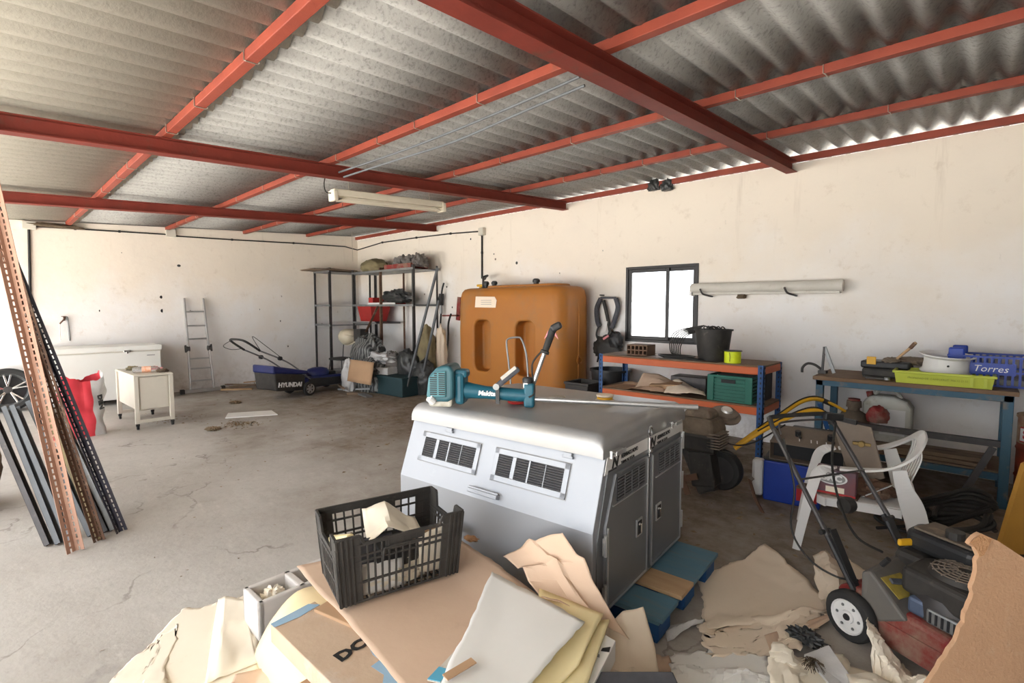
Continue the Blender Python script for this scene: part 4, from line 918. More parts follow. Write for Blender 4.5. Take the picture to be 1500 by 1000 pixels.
b = MB(); b.cyl((xh,0,.045),(s,0,.025),.0135,14); b.build('drive_shaft', M['aluminium'], bc, smooth=True)
# upright handle with grip
h0 = V((xh+.01,0,.10)); h1 = V((xh+.115,.02,.40)); hd = (h1-h0).normalized()
b = MB(); b.tube([h0, h0+hd*.30], .0125, 12); b.build('handle_tube', M['aluminium'], bc, smooth=True)
b = MB(); b.tube([h0+hd*.21,h0+hd*.225,h0+hd*.23,h0+hd*.30,h0+hd*.345,h0+hd*.37], [.025,.025,.018,.02,.021,.016], 14); b.build('rubber_grip', M['black_rubber'], bc, smooth=50)
b = MB(); b.bar(h0+hd*.35+V((-.01,0,.0)), h0+hd*.385+V((.035,0,-.002)), .042, .05, (0,1,0)); b.build('switch_head', M['black_plastic'], bc, bevel=.014, seg=3)
for sgn, lbl in ((-1,'throttle_trigger'),(1,'lock_lever')):
    q = h0+hd*.325; b = MB(); b.add([q+V((sgn*.018,-.006,.02)),q+V((sgn*.04,-.006,-.03)),q+V((sgn*.02,-.006,-.01)),q+V((sgn*.018,.006,.02)),q+V((sgn*.04,.006,-.03)),q+V((sgn*.02,.006,-.01))],[(0,1,2),(5,4,3),(0,3,4,1),(1,4,5,2),(2,5,3,0)]); b.build(lbl, M['pink'], bc, bevel=.002)
b = MB(); b.tube(spline([h0+hd*.22+V((-.02,0,0)),h0+hd*.16+V((-.045,0,0)),h0+hd*.10+V((-.03,0,0)),(xh+.03,-.03,.09),(xh,-.04,.06)]), .005, 6); b.build('throttle_cable', M['dark_cable'], bc, smooth=True)
# hip pad / barrier strap on the sleeve
xs = s*sx_(735)
b = MB(); b.tube([(xs,.042*cos(a),.068+.042*sin(a)) for a in [2*pi*k/16 for k in range(16)]], .006, 6, True); b.bb((xs-.008,-.046,.02),(xs+.012,-.04,.10)); b.build('strap_band', M['black_plastic'], bc)
b = MB(); b.bar((xs-.005,-.02,.115),(xs+.115,0,.215),.05,.03,(0,0,1)); hp_ = b.build('strap_pad', M['strap_grey'], bc, bevel=.01)
b = MB(); b.bar((xs+.02,-.03,.157),(xs+.10,-.018,.222),.03,.004,(-.6,-.6,.6)); b.build('pad_badge', M['old_white'], hp_, bevel=.001)
b = MB(); b.cyl((xs-.005,-.05,.115),(xs-.005,-.02,.115),.018,14); b.build('strap_eyelet', M['grey_steel'], bc)
o = MB().lathe([(0,0),(.05,0),(.055,.008),(.05,.016),(0,.018)], 20).build('red_disc', M['red_plastic'], smooth=40); p = atz(757,590,TOPZ+.001); o.location = p; tag(o,'small red round disc on the box lid under the brush cutter','disc')
sp = thing('line_spool', 'cream trimmer-line reel lying on the box lid behind the silver shaft', 'spool', atz(886,588,TOPZ+.002))
MB().lathe([(0,0),(.055,0),(.055,.012),(.035,.014),(.035,.03),(.05,.032),(.05,.042),(0,.044)], 24).build('reel', M['kraft_pale'], sp, smooth=30)
MB().lathe([(.037,.014),(.046,.018),(.046,.028),(.037,.03)], 24, cap=False).build('wound_line', M['yellow_paint'], sp)
lump('work_gloves', 'pale crumpled glove on the box lid between the engine and the tank', 'glove', atz(683,578,TOPZ), (.14,.08,.04), M['white_plastic'], 4, .4)
MB_ = MB(); MB_.tube(spline([V((0,0,0)),V((.05,.02,.012)),V((.10,.03,.014)),V((.09,.06,.012)),V((.02,.05,.01))]), .006, 6); o = MB_.build('bent_rod', M['wire'], smooth=True); o.location = atz(800,583,TOPZ+.004); tag(o,'short bent metal rod on the box lid beside the handle block','rod')
# hand truck standing behind the box: only its looped handle shows above the lid
ht = thing('hand_truck', 'hand truck behind the transport box with an arched tube handle', 'hand truck', (0,0,0))
yA, yB2 = 3.55, 3.55
def hpnt(x, y): return atY(x, y, 3.62)
pl = [hpnt(748,560),hpnt(745,530),hpnt(742,503),hpnt(745,496),hpnt(757,494),hpnt(764,497),hpnt(771,520),hpnt(774,560)]
lo = [V((pl[0].x,3.62,.05)), V((pl[-1].x,3.62,.05))]
ht.location = (lo[0]+lo[1])/2*1.0; ht.location.z = 0; q0 = V(ht.location)
b = MB(); b.tube([lo[0]-q0]+[p-q0 for p in spline(pl,5)]+[lo[1]-q0], .009, 8); b.build('loop_handle', M['grey_steel'], ht, smooth=True)
b = MB(); b.box((0,-.02,.03),(.35,.16,.01)); b.build('toe_plate', M['dark_steel'], ht)
for z in (.3,.6): MB().bar(V((lo[0].x,3.62,z))-q0, V((lo[1].x,3.62,z))-q0, .03,.01).build('cross_bar', M['grey_steel'], ht)
for sgn in (-1,1): wheel(ht, 'wheel', (sgn*.22,.1,.09), .09, .04, 1, 0, 'grey_steel', 'x')
# ---------- orange and blue workbench under the window
BX0, BX1, BY0, BY1 = -3.42, -1.53, 5.20, 5.80
def rackbench():
    r = thing('workbench', 'orange and blue boltless workbench under the window', 'workbench', ((BX0+BX1)/2,(BY0+BY1)/2,0)); w, d = BX1-BX0, BY1-BY0
    for sx in (-1,1):
        for sy in (-1,1):
            b = MB(); x, y = sx*(w/2), sy*(d/2); z1 = .995 if sy < 0 else .985
            b.bb((x,y,0),(x-sx*.055,y-sy*.006,z1)); b.bb((x,y,0),(x-sx*.006,y-sy*.045,z1)); po = b.build('post', M['blue_paint'], r)
            b = MB()
            for k in range(19): z = .06+k*.05; b.bb((x-sx*.032,y-.0065 if sy < 0 else y-.006*sy-.0005,z),(x-sx*.022,y+.001 if sy<0 else y+.0005,z+.02)); b.bb((x-.0065,y-sy*.03,z),(x+.0065,y-sy*.022,z+.02))
            b.build('slot_pattern', M['dark_slot'], po)
    for zt, nm in ((.975,'top'),(.575,'shelf')):
        for sy in (-1,1): MB().box((0,sy*(d/2-.02),zt-.04),(w-.02,.035,.075)).build('beam', M['orange_beam'], r, bevel=.006)
        for sx in (-1,1): MB().box((sx*(w/2-.02),0,zt-.04),(.035,d-.08,.07)).build('end_beam', M['orange_beam'], r, bevel=.006)
        MB().box((0,0,zt+.006),(w-.012,d-.01,.016)).build('bench_top' if nm == 'top' else 'lower_shelf', M['wood_top'], r)
    return r
rackbench()
BT, BS = .991, .591
# things on the bench top
bk_ = thing('hollow_brick', 'hollow clay brick on the bench under the window', 'brick', atY(939,519,5.45)); bk_.location.z = BT; bk_.rotation_euler = (0,0,R(2))
b = MB(); W_, D_, H_ = .26, .22, .125; cols_, rows_ = 5, 2
xs_ = [-W_/2+W_*k/cols_ for k in range(cols_+1)]
for k in range(cols_+1): b.bb((max(-W_/2,xs_[k]-.008),-D_/2,0),(min(W_/2,xs_[k]+.008),D_/2,H_))
for z in (0,H_/2-.007,H_-.014): b.bb((-W_/2,-D_/2,z),(W_/2,D_/2,z+.014))
b.build('clay_body', M['brick'], bk_)
MB().bb((-W_/2+.004,.06,.004),(W_/2-.004,.062,H_-.004)).build('dark_core', M['dark_slot'], bk_)
pt = thing('black_bucket', 'tall black bucket stuffed with cables on the bench', 'bucket', atY(1044,526,5.42)); pt.location.z = BT
b = MB(); b.lathe([(.0,.0),(.145,0),(.15,.01),(.185,.32),(.2,.32),(.2,.335),(.18,.335),(.146,.02),(0,.02)], 32); b.build('bucket_shell', M['black_dusty'], pt, smooth=40)
b = MB()
rnd = random.Random(3)
for k in range(9): x, y = rnd.uniform(-.11,.11), rnd.uniform(-.1,.1); b.tube(spline([(x,y,.2),(x+rnd.uniform(-.05,.05),y,.36),(x+.05,y+.04,.30),(x-.03,y+.05,.2)],5), .007, 6)
b.build('cable_bunch', M['dark_cable'], pt, smooth=True)
cc = thing('cable_coil', 'black cable spilling over the bucket rim and coiled on the bench top', 'cable', pt.location + V((-.20,-.03,0)))
b = MB()
for k in range(7):
    r0 = .10+.02*(k % 3); b.tube(spline([(.04+.01*k,-.04+.012*k,.30+.012*k),(-.05-.02*k,-.10+.01*k,.25+.01*k),(-.10-.02*k,-.12,.12+.012*k),(-.05-.03*k,-.16+.02*k,.02+.004*k),(.1-.02*k,-.17,.01+.004*k),(.16,-.16+.01*k,.012)],5), .006, 6)
for k in range(6):
    rr = .10+.008*k; b.tube([(-.16+rr*1.5*cos(a),-.08+rr*.8*sin(a),.008+.005*k) for a in [2*pi*j/18 for j in range(18)]], .006, 6, True)
b.build('cable_loops', M['dark_cable'], cc, smooth=True)
ys = thing('line_spool', 'bright yellow trimmer-line spool with black flange on the bench', 'spool', atY(1073,531,5.30)); ys.location.z = BT
MB().lathe([(0,.0),(.078,0),(.08,.01),(.08,.115),(.075,.12),(0,.12)], 32).build('wound_line', M['neon_yellow'], ys, smooth=40)
b = MB(); b.lathe([(0,.12),(.09,.12),(.09,.127),(0,.13)], 32); b.build('top_flange', M['black_plastic'], ys, smooth=30)
b = MB(); b.tube([(.0,-.081,.02),(.002,-.083,.07),(-.003,-.082,.11)], .003, 5); b.build('loose_strand', M['dark_cable'], ys)
# lower shelf
gc = thing('green_crate', 'green plastic crate on the lower bench shelf', 'crate', atY(1077,588,5.42)); gc.location.z = BS
b = MB(); W_, D_, H_ = .43, .36, .27
b.bb((-W_/2,-D_/2,0),(W_/2,D_/2,.012))
for sy in (-1,1):
    for k in range(8): b.bb((-W_/2,sy*D_/2-.006,.0+k*.035),(W_/2,sy*D_/2+.006,.02+k*.035))
for sx in (-1,1):
    for k in range(8): b.bb((sx*W_/2-.006,-D_/2,.0+k*.035),(sx*W_/2+.006,D_/2,.02+k*.035))
b.build('slatted_wall', M['green_plastic'], gc)
for sx in (-1,1):
    for sy in (-1,1): MB().box((sx*(W_/2-.025),sy*(D_/2-.0),H_/2),(.07,.025,H_)).build('corner_post', M['green_plastic'], gc, bevel=.006)
b = MB()
for sy in (-1,1): b.bb((-W_/2-.008,sy*D_/2-.012,H_-.02),(W_/2+.008,sy*D_/2+.012,H_))
for sx in (-1,1): b.bb((sx*W_/2-.012,-D_/2,H_-.02),(sx*W_/2+.012,D_/2,H_))
b.build('rim', M['green_plastic'], gc, bevel=.004)
MB().bb((-.08,-D_/2-.016,H_-.075),(.06,-D_/2-.005,H_-.04)).build('hand_slot', M['dark_slot'], gc)
MB().bb((-W_/2+.01,-D_/2+.012,.02),(W_/2-.01,-D_/2+.014,H_-.03)).build('liner', M['green_plastic'], gc)
o = MB().box((0,0,.15),(.5,.2,.29)).build('dark_carton', M['black_dusty'], bevel=.01); o.location=(-1.85,5.64,BS); tag(o,'dark carton behind the green crate on the lower shelf','carton')
o = MB().box((0,0,.09),(.42,.24,.18)).build('grey_box', M['dark_steel'], bevel=.01); o.location=(-2.42,5.62,BS); tag(o,'low grey box at the back of the lower bench shelf','box')
def sheet(name, label, cat, pts, m, amp=.02, nu=16, nv=16, seed=1, fr=4, thick=.0015, crease=(), rag=.0, group=None, base=None, sm=True, loc=None):
    """crumpled sheet over four corners given in world space (z included)"""
    p = [V(q) for q in pts]; c0 = sum(p, V())/4 if loc is None else V(loc); b = MB(); rf = random.Random(seed*7+3)
    folds = []
    for k in range(7): a = rf.uniform(0,2*pi); folds.append((cos(a), sin(a), rf.uniform(-.38,.38), amp*rf.uniform(.7,1.7)*(1 if k % 2 else -1)))
    def fn(u, v):
        q = p[0]*(1-u)*(1-v)+p[1]*u*(1-v)+p[2]*u*v+p[3]*(1-u)*v
        q = q + V((rag*(.6*nz((u*3,v*3,seed),1,1)+.35*nz((u*9,v*9,seed),1.5,2)), rag*(.6*nz((u*3,v*3,seed),1,7)+.35*nz((u*9,v*9,seed),1.5,5)), 0))
        h = amp*(.55*nz(q,fr*.8,seed*1.7)+.25*abs(nz(q,fr*3,seed*2.9)))
        for (ca_, sa_, o_, k_) in folds: h += k_*abs((u-.5)*ca_+(v-.5)*sa_-o_)
        for (a_, b__, hh, w_) in crease:      # ridge along a line in uv
            d = abs((u-a_[0])*(b__[1]-a_[1])-(v-a_[1])*(b__[0]-a_[0]))/max(1e-6,sqrt((b__[0]-a_[0])**2+(b__[1]-a_[1])**2)); h += hh*max(0,1-d/w_)
        q = q + V((0,0,h)); 
        if base is not None: q.z = max(q.z, base)
        return q-c0
    b.grid(fn, nu, nv); o = b.build(name, m, smooth=(16 if sm else 0), solid=thick, off=1); o.location = c0; tag(o, label, cat, group); return o
def P(x, y, z): v = V((x, y, z)); return v
kg = 'kraft sheets on the lower bench shelf'
sheet('kraft_sheet','wide flat kraft paper sheet on the lower bench shelf, at its outer end','paper',[P(-3.38,5.22,BS+.01),P(-2.62,5.20,BS+.01),P(-2.55,5.6,BS+.03),P(-3.3,5.62,BS+.03)],M['cardboard'],.05,seed=2,base=BS+.004,group=kg)
sheet('kraft_sheet','creased kraft sheet with a raised corner in the middle of the lower shelf','paper',[P(-2.95,5.20,BS+.03),P(-2.35,5.18,BS+.02),P(-2.5,5.5,BS+.10),P(-2.95,5.45,BS+.22)],M['kraft'],.05,seed=4,base=BS+.03,group=kg)
sheet('kraft_sheet','folded kraft flap drooping over the orange shelf beam','paper',[P(-2.55,5.18,BS+.02),P(-2.08,5.17,BS+.0),P(-2.25,5.45,BS+.12),P(-2.6,5.5,BS+.16)],M['kraft_pale'],.05,seed=6,base=BS+.012,group=kg)
o = MB().box((0,0,.04),(.34,.26,.08)).build('flat_carton', M['cardboard'], bevel=.003); o.location=(-2.62,5.42,BS+.03); o.rotation_euler=(R(6),R(-4),R(10)); tag(o,'small flattened carton between the kraft sheets','carton')
# bin and planter beside the bench
bn = thing('black_bin', 'black plastic bin between the orange tank and the bench', 'bin', (-3.72,5.32,0))
b = MB(); b.lathe([(0,0),(.2,0),(.25,.58),(.265,.58),(.265,.61),(.24,.61),(.19,.02),(0,.02)], 4, TRS((0,0,0),(0,0,R(45)))); b.build('bin_shell', M['black_dusty'], bn, bevel=.02)
bn2 = thing('black_tub', 'round black tub behind the square bin beside the bench', 'tub', (-3.66,5.85,.0))
MB().lathe([(0,0),(.2,0),(.26,.70),(.28,.70),(.28,.73),(.24,.73),(.19,.03),(0,.03)], 28).build('tub_shell', M['black_plastic'], bn2, smooth=40)
# harness hung on the wall
hn = thing('harness', 'black and grey padded work harness hanging on the wall beside the window', 'harness', (-4.0, YB-.05, 1.10))
def hp2(x, y): 
    v = atY(x, y, YB-.07); return v - V(hn.location)
for pts, nm, m_, w_ in (([(880,437),(874,452),(875,470),(878,478)],'shoulder_strap','strap_grey',.045),([(902,437),(905,450),(901,466),(896,480)],'shoulder_strap','strap_grey',.045),([(884,440),(889,460),(893,480),(898,500)],'back_strap','black_dusty',.035),([(877,478),(874,492),(885,508)],'side_strap','black_plastic',.02),([(897,478),(889,495),(886,512)],'side_strap','black_plastic',.02)):
    b = MB(); q = spline([hp2(*p) for p in pts], 6)
    b.tube(q, [w_*.75]*len(q), 8); o = b.build(nm, M[m_], hn, smooth=True)
o = MB().bar(hp2(880,436), hp2(902,436), .03, .05, (0,1,0)).build('top_yoke', M['strap_grey'], hn, bevel=.01)
MB().bar(hp2(890,470)+V((0,-.04,0)), hp2(888,485)+V((0,-.04,0)), .05, .006, (0,1,0)).build('white_tag', M['white_plastic'], hn)
o = lump('hip_belt', None, None, hp2(892,512)-V((0,.04,.10)), (.46,.13,.3), M['black_dusty'], 5, .25, parent=hn)
o = lump('hip_pad', None, None, hp2(905,500)-V((0,.06,.08)), (.22,.12,.22), M['black_plastic'], 6, .25, parent=hn)
MB().bar(hp2(890,496)+V((0,-.11,0)), hp2(898,491)+V((0,-.11,0)), .03, .02, (0,1,0)).build('pink_buckle', M['pink'], hn, bevel=.004)
MB().tube([hp2(884,505),hp2(877,520),hp2(875,530)], .014, 6).build('loose_strap', M['black_plastic'], hn)
MB().cyl(V((0,.045,hp2(890,432).z)), V((0,-.06,hp2(890,432).z)), .01, 8).build('wall_peg', M['dark_steel'], hn)

# ---------- second bench
CX0, CX1, CY0, CY1, CT = -1.12, .20, 5.36, 6.06, .92
def bench2():
    r = thing('workbench', 'old blue steel workbench with worn wooden top near the rusty drum', 'workbench', ((CX0+CX1)/2,(CY0+CY1)/2,0)); w, d = CX1-CX0, CY1-CY0
    MB().box((0,0,CT-.0175),(w+.05,d+.03,.035)).build('wooden_top', M['wood_top'], r, bevel=.004)
    for sy in (-1,1): MB().box((0,sy*(d/2-.02),CT-.06),(w,.04,.05)).build('top_rail', M['blue_worn'], r, bevel=.003)
    for sx in (-1,1):
        MB().box((sx*(w/2-.02),0,CT-.06),(.04,d-.08,.05)).build('end_rail', M['blue_worn'], r, bevel=.003)
        for sy in (-1,1): MB().box((sx*(w/2-.03),sy*(d/2-.03),(CT-.035)/2),(.06,.06,CT-.035)).build('leg', M['blue_worn'], r, bevel=.004)
    MB().box((0,-d/2+.03,.50),(w-.1,.045,.05)).build('cross_rail', M['dark_steel'], r, bevel=.003)
    MB().box((0,.02,.26),(w-.1,d-.14,.02)).build('lower_shelf', M['old_wood'], r)
    MB().box((0,-d/2+.05,.235),(w-.1,.04,.05)).build('shelf_rail', M['blue_worn'], r, bevel=.003)
    MB().bar((w/2-.10,-d/2-.03,.48),(w/2-.28,-d/2-.07,.02),.045,.03,(0,1,0)).build('loose_brace', M['dark_steel'], r)
defm('blue_worn', (.03,.10,.17), .6, c2=(.05,.11,.15), scale=6, dirt=(.19,.15,.11), dscale=7, dlev=(.52,.7))
bench2()
for i in range(5):
    o = MB().box((0,0,.016),(1.0-.06*i,.11,.03)).build('plank', M['old_wood'] if i != 2 else M['rust'], bevel=.003); o.location=(-.42+.03*i,5.55+.1*(i % 4),.272+(.032 if i == 4 else 0)); o.rotation_euler=(0,0,R(2*(i-2))); tag(o,'old plank lying on the bottom shelf of the blue bench','plank','planks on the bottom shelf')
def bz(x, y, Y, z): v = atY(x, y, Y); v.z = z; return v
# vice clamp at the bench end
vc = thing('pipe_vice', 'dark steel pipe clamp standing at the outer end of the blue bench', 'clamp', (CX0+.02,5.60,CT))
b = MB(); b.bb((-.05,-.04,0),(.02,.04,.03)); b.bar((-.02,0,.02),(-.01,0,.26),.025,.02); b.build('stand', M['dark_steel'], vc, bevel=.003)
b = MB(); b.bar((.08,0,.01),(-.01,0,.26),.03,.02,(0,1,0)); b.build('slanted_arm', M['grey_steel'], vc, bevel=.003)
b = MB(); b.tube(spline([(-.03,0,.04),(-.08,-.02,.08),(-.14,-.03,.09),(-.18,-.04,.05),(-.185,-.04,.0)]), .012, 8); b.build('hooked_lever', M['dark_steel'], vc, smooth=True)
# black tool case with yellow clip
tcs = thing('tool_case', 'black tool case with a yellow clip on the blue bench', 'tool case', bz(1290,550,5.70,CT), R(-3))
b = MB(); b.bb((-.13,-.1,0),(.15,.12,.085)); b.build('case_bottom', M['black_dusty'], tcs, bevel=.02)
b = MB(); b.bb((-.14,-.11,.085),(.22,.13,.15)); b.build('case_lid', M['black_plastic'], tcs, bevel=.015)
MB().bb((-.09,-.125,.12),(-.02,-.105,.19)).build('yellow_clip', M['yellow_paint'], tcs, bevel=.004)
br = thing('hand_brush', 'long-handled brush with wooden handle lying on the black tool case', 'brush', bz(1312,520,5.62,CT+.17))
b = MB(); b.tube([(0,0,0),(.09,-.02,.10),(.14,-.03,.165)], [.011,.012,.013], 10); b.build('handle', M['pale_wood'], br, smooth=True)
MB().bar((.10,-.022,.11),(.135,-.029,.16),.028,.028).build('worn_tip', M['rust'], br, bevel=.005)
lump('brush_head', None, None, (-.03,.0,-.03), (.13,.07,.05), M['engine_dusty'], 3, .3, parent=br)
lump('dark_pouch', 'dark dusty pouch between the tool case and the wheel rim', 'pouch', bz(1335,535,5.8,CT+.12), (.3,.2,.07), M['engine_dusty'], 6, .3)
# folding rule / pliers on the bench edge
pl_ = thing('pliers', 'open steel pliers at the front edge of the blue bench', 'pliers', bz(1290,556,5.45,CT+.004), R(-20))
b = MB(); b.bar((-.16,.03,.008),(.05,.0,.008),.02,.014); b.bar((-.10,-.05,.008),(.05,.0,.008),.02,.014); b.build('arms', M['dark_steel'], pl_, bevel=.003)
MB().cyl((0.05,0,0),(.05,0,.022),.022,14).build('pivot', M['grey_steel'], pl_)
# lime tray with a wheel rim
lt_ = thing('lime_tray', 'lime green plastic tray on the blue bench under the wheel rim', 'tray', bz(1380,566,5.52,CT), R(1))
w_, d_, h_ = .62, .32, .105
b = MB(); b.bb((-w_/2+.02,-d_/2+.02,0),(w_/2-.02,d_/2-.02,.01))
b.add([(-w_/2+.015,-d_/2+.015,0),(w_/2-.015,-d_/2+.015,0),(w_/2-.015,d_/2-.015,0),(-w_/2+.015,d_/2-.015,0),(-w_/2,-d_/2,h_),(w_/2,-d_/2,h_),(w_/2,d_/2,h_),(-w_/2,d_/2,h_)],[(0,1,5,4),(1,2,6,5),(2,3,7,6),(3,0,4,7)]); b.build('tray_shell', M['lime_plastic'], lt_, solid=.008)
b = MB(); b.bb((-w_/2-.015,-d_/2-.015,h_-.02),(w_/2+.015,-d_/2+.006,h_)); b.bb((-w_/2-.015,d_/2-.006,h_-.02),(w_/2+.015,d_/2+.015,h_)); b.bb((-w_/2-.015,-d_/2,h_-.02),(-w_/2+.006,d_/2,h_)); b.bb((w_/2-.006,-d_/2,h_-.02),(w_/2+.015,d_/2,h_)); b.build('rim', M['lime_plastic'], lt_, bevel=.005)
b = MB(); b.bb((w_/2-.14,-d_/2-.012,.01),(w_/2-.12,-d_/2+.01,h_-.02)); b.bb((w_/2-.06,-d_/2-.012,.01),(w_/2-.04,-d_/2+.01,h_-.02)); b.build('stiffening_rib', M['lime_plastic'], lt_)
txt('moulded_lettering', 'PROPIEDAD DE  CAMPOFRUT  966 12 21 55', .022, mat('lime_dark',(.25,.28,.03),.6), frame((-.03,-d_/2-.004,.05),(1,0,0),(0,-1,.1)), lt_, sx=.9)
rm = thing('wheel_rim', 'white dusty steel wheel rim resting in the lime tray', 'wheel rim', bz(1384,541,5.62,CT+.085), rot=(R(5),R(4),0))
b = MB(); b.lathe([(.135,0),(.165,.0),(.172,.012),(.155,.03),(.150,.09),(.152,.13),(.172,.145),(.185,.15),(.185,.16),(.168,.158),(.145,.135),(.140,.09),(.143,.03),(.14,.01)], 40, cap=False); b.build('rim_barrel', M['white_plastic'], rm, smooth=50)
b = MB(); b.lathe([(.03,.05),(.145,.055),(.145,.062),(.03,.058)], 32, cap=False); b.build('rim_disc', M['old_white'], rm, smooth=40)
MB().cyl((.02,-.158,.085),(.022,-.150,.085),.008,10).build('valve_hole', M['dark_slot'], rm)
# blue crate
bc_ = thing('blue_crate', 'blue plastic crate with handwritten name at the end of the blue bench', 'crate', bz(1462,567,5.80,CT), R(-2))
w_, d_, h_ = .62, .40, .245
b = MB(); b.bb((-w_/2,-d_/2,0),(w_/2,d_/2,.012))
for sy in (-1,1):
    for k in range(15): x = -w_/2+.02+k*(w_-.04)/14; b.bb((x-.008,sy*d_/2-.005,0),(x+.008,sy*d_/2+.005,h_))
    for z in (.0,.11,.229): b.bb((-w_/2,sy*d_/2-.008,z),(w_/2,sy*d_/2+.008,z+.016))
for sx in (-1,1):
    for k in range(9): y = -d_/2+.02+k*(d_-.04)/8; b.bb((sx*w_/2-.005,y-.008,0),(sx*w_/2+.005,y+.008,h_))
    for z in (.0,.11,.229): b.bb((sx*w_/2-.008,-d_/2,z),(sx*w_/2+.008,d_/2,z+.016))
b.build('lattice_wall', M['royal_blue'], bc_)
for sx in (-1,1):
    for sy in (-1,1): b = MB(); b.box((sx*(w_/2-.05),sy*(d_/2-.015),.15),(.12,.05,.31),taper=.85); b.build('corner_horn', M['royal_blue'], bc_, bevel=.012)
b = MB(); b.bb((-.20,-d_/2-.014,.095),(.10,-d_/2-.006,.19)); np_ = b.build('name_plate', M['royal_blue'], bc_)
txt('handwriting', 'Torres', .075, M['print_white'], frame((-.05,-d_/2-.0155,.142),(1,0,0),(0,-1,0)), bc_, ext=.001, shear=.25)
MB().bb((-w_/2+.015,-d_/2+.015,.012),(w_/2-.015,d_/2-.015,.06)).build('dark_contents', M['dark_bag'], bc_)
# under the bench
lump('red_can', 'dusty red metal can on the ledge under the blue bench', 'can', bz(1285,625,5.55,.52), (.17,.14,.15), M['red_dusty'], 3, .15)
jc = thing('jerrycan', 'large translucent dirty jerrycan under the blue bench', 'jerrycan', (-.62,5.86,.273))
b = MB(); b.prism([(-.19,0),(.19,0),(.19,.36),(.15,.42),(.05,.46),(-.08,.46),(-.15,.44),(-.19,.38)], -.09, .09, TRS((0,0,0),(R(90),0,0))); b.build('can_body', M['can_clear'], jc, bevel=.03, seg=3)
b = MB(); b.tube(spline([(-.1,0,.455),(-.06,0,.51),(.04,0,.51),(.1,0,.44)]), .018, 8); b.build('can_handle', M['can_clear'], jc, smooth=True)
MB().cyl((-.14,0,.43),(-.15,0,.48),.028,14).build('screw_cap', M['red_dusty'], jc)
MB().bb((-.05,-.094,.1),(.14,-.0915,.34)).build('pale_label', M['white_plastic'], jc)
b = thing('lantern', 'dark dusty lantern-shaped can under the bench end', 'lantern', bz(1250,612,5.75,.273))
MB().lathe([(0,0),(.12,0),(.13,.2),(.1,.27),(.05,.30),(.05,.33),(.065,.33),(.06,.39),(0,.39)], 20).build('can_shell', M['engine_dusty'], b, smooth=45)
MB().cyl((0,0,.392),(0,0,.41),.05,14).build('red_lid', M['red_dusty'], b)
lump('dust_bag', 'brown dusty sack on the floor under the bench end', 'sack', (-.93,5.72,0), (.24,.4,.21), M['engine_dusty'], 9, .2)
# drum by the bench
dr = thing('rusty_drum', 'rust-streaked cream and red drum beside the blue bench', 'drum', (.44,5.62,0))
b = MB(); b.lathe([(0,0),(.2,0),(.205,.02),(.205,.22),(.212,.235),(.205,.25),(.205,.44),(.212,.455),(.205,.47),(.205,.50)], 36, cap=False); b.build('drum_lower', M['red_drum'], dr, smooth=40)
b = MB(); b.lathe([(.205,.50),(.205,.69),(.213,.70),(.213,.72),(.2,.72),(.198,.68),(0,.68)], 36, cap=False); b.build('drum_upper', M['drum_cream'] if 'drum_cream' in M else mat('drum_cream',(.5,.38,.26),.6,c2=(.4,.26,.16),scale=4,dirt=(.28,.08,.04),dscale=5,dlev=(.5,.7)), dr, smooth=40)
T = frame((-.14,-.152,.575),(.68,-.73,0),(-.73,-.68,0))
MB(T).bb((-.07,-.05,-.004),(.12,.05,.004)).build('label_plate', M['print_white'], dr)
b = MB(T); b.bb((-.07,.05,-.003),(.12,.058,.006)); b.bb((-.07,-.058,-.003),(.12,-.05,.006)); b.build('label_border', M['print_red'], dr)
txt('label_lettering', 'ST', .09, M['print_red'], T @ Matrix.Translation((0,0,.0055)), dr, bold=.004)
# things on the floor between the benches
ob = thing('oil_carton', 'black oil carton with white lettering behind the yellow handlebars', 'carton', (-1.02,4.86,.34), R(2))
b = MB(); b.bb((-.17,-.11,0),(.17,.11,.17)); b.build('carton_body', M['black_plastic'], ob, bevel=.006)
txt('white_lettering', 'elf', .12, M['print_white'], frame((.02,-.112,.085),(1,0,0),(0,-1,0)), ob, bold=.005)
MB().bb((.115,-.113,.05),(.15,-.111,.13)).build('red_flash', M['print_red'], ob)
o = thing('rusty_box', 'rusty low cabinet carrying the black oil carton', 'box', (-1.0,4.95,0)); MB().box((0,0,.17),(.62,.5,.335)).build('cabinet_shell', M['engine_dusty'], o, bevel=.01); MB().box((0,-.255,.17),(.5,.012,.26)).build('door_panel', M['dust_metal'], o, bevel=.003)
bb_ = thing('blue_toolbox', 'blue and red cleaner box on the floor by the bench leg', 'box', (-1.02,4.45,0), R(6))
b = MB(); b.bb((-.24,-.12,0),(.16,.12,.33)); b.build('box_body', M['royal_blue'], bb_, bevel=.015)
b = MB(); b.bb((-.24,-.12,.33),(.16,.12,.36)); b.build('box_lid', M['black_dusty'], bb_, bevel=.006); MB().bb((.0,-.123,.05),(.14,-.121,.17)).build('red_print', M['print_red'], bb_); MB().bb((-.34,-.05,.0),(-.255,.05,.30)).build('white_bottle_neck', M['white_plastic'], bb_, bevel=.02)
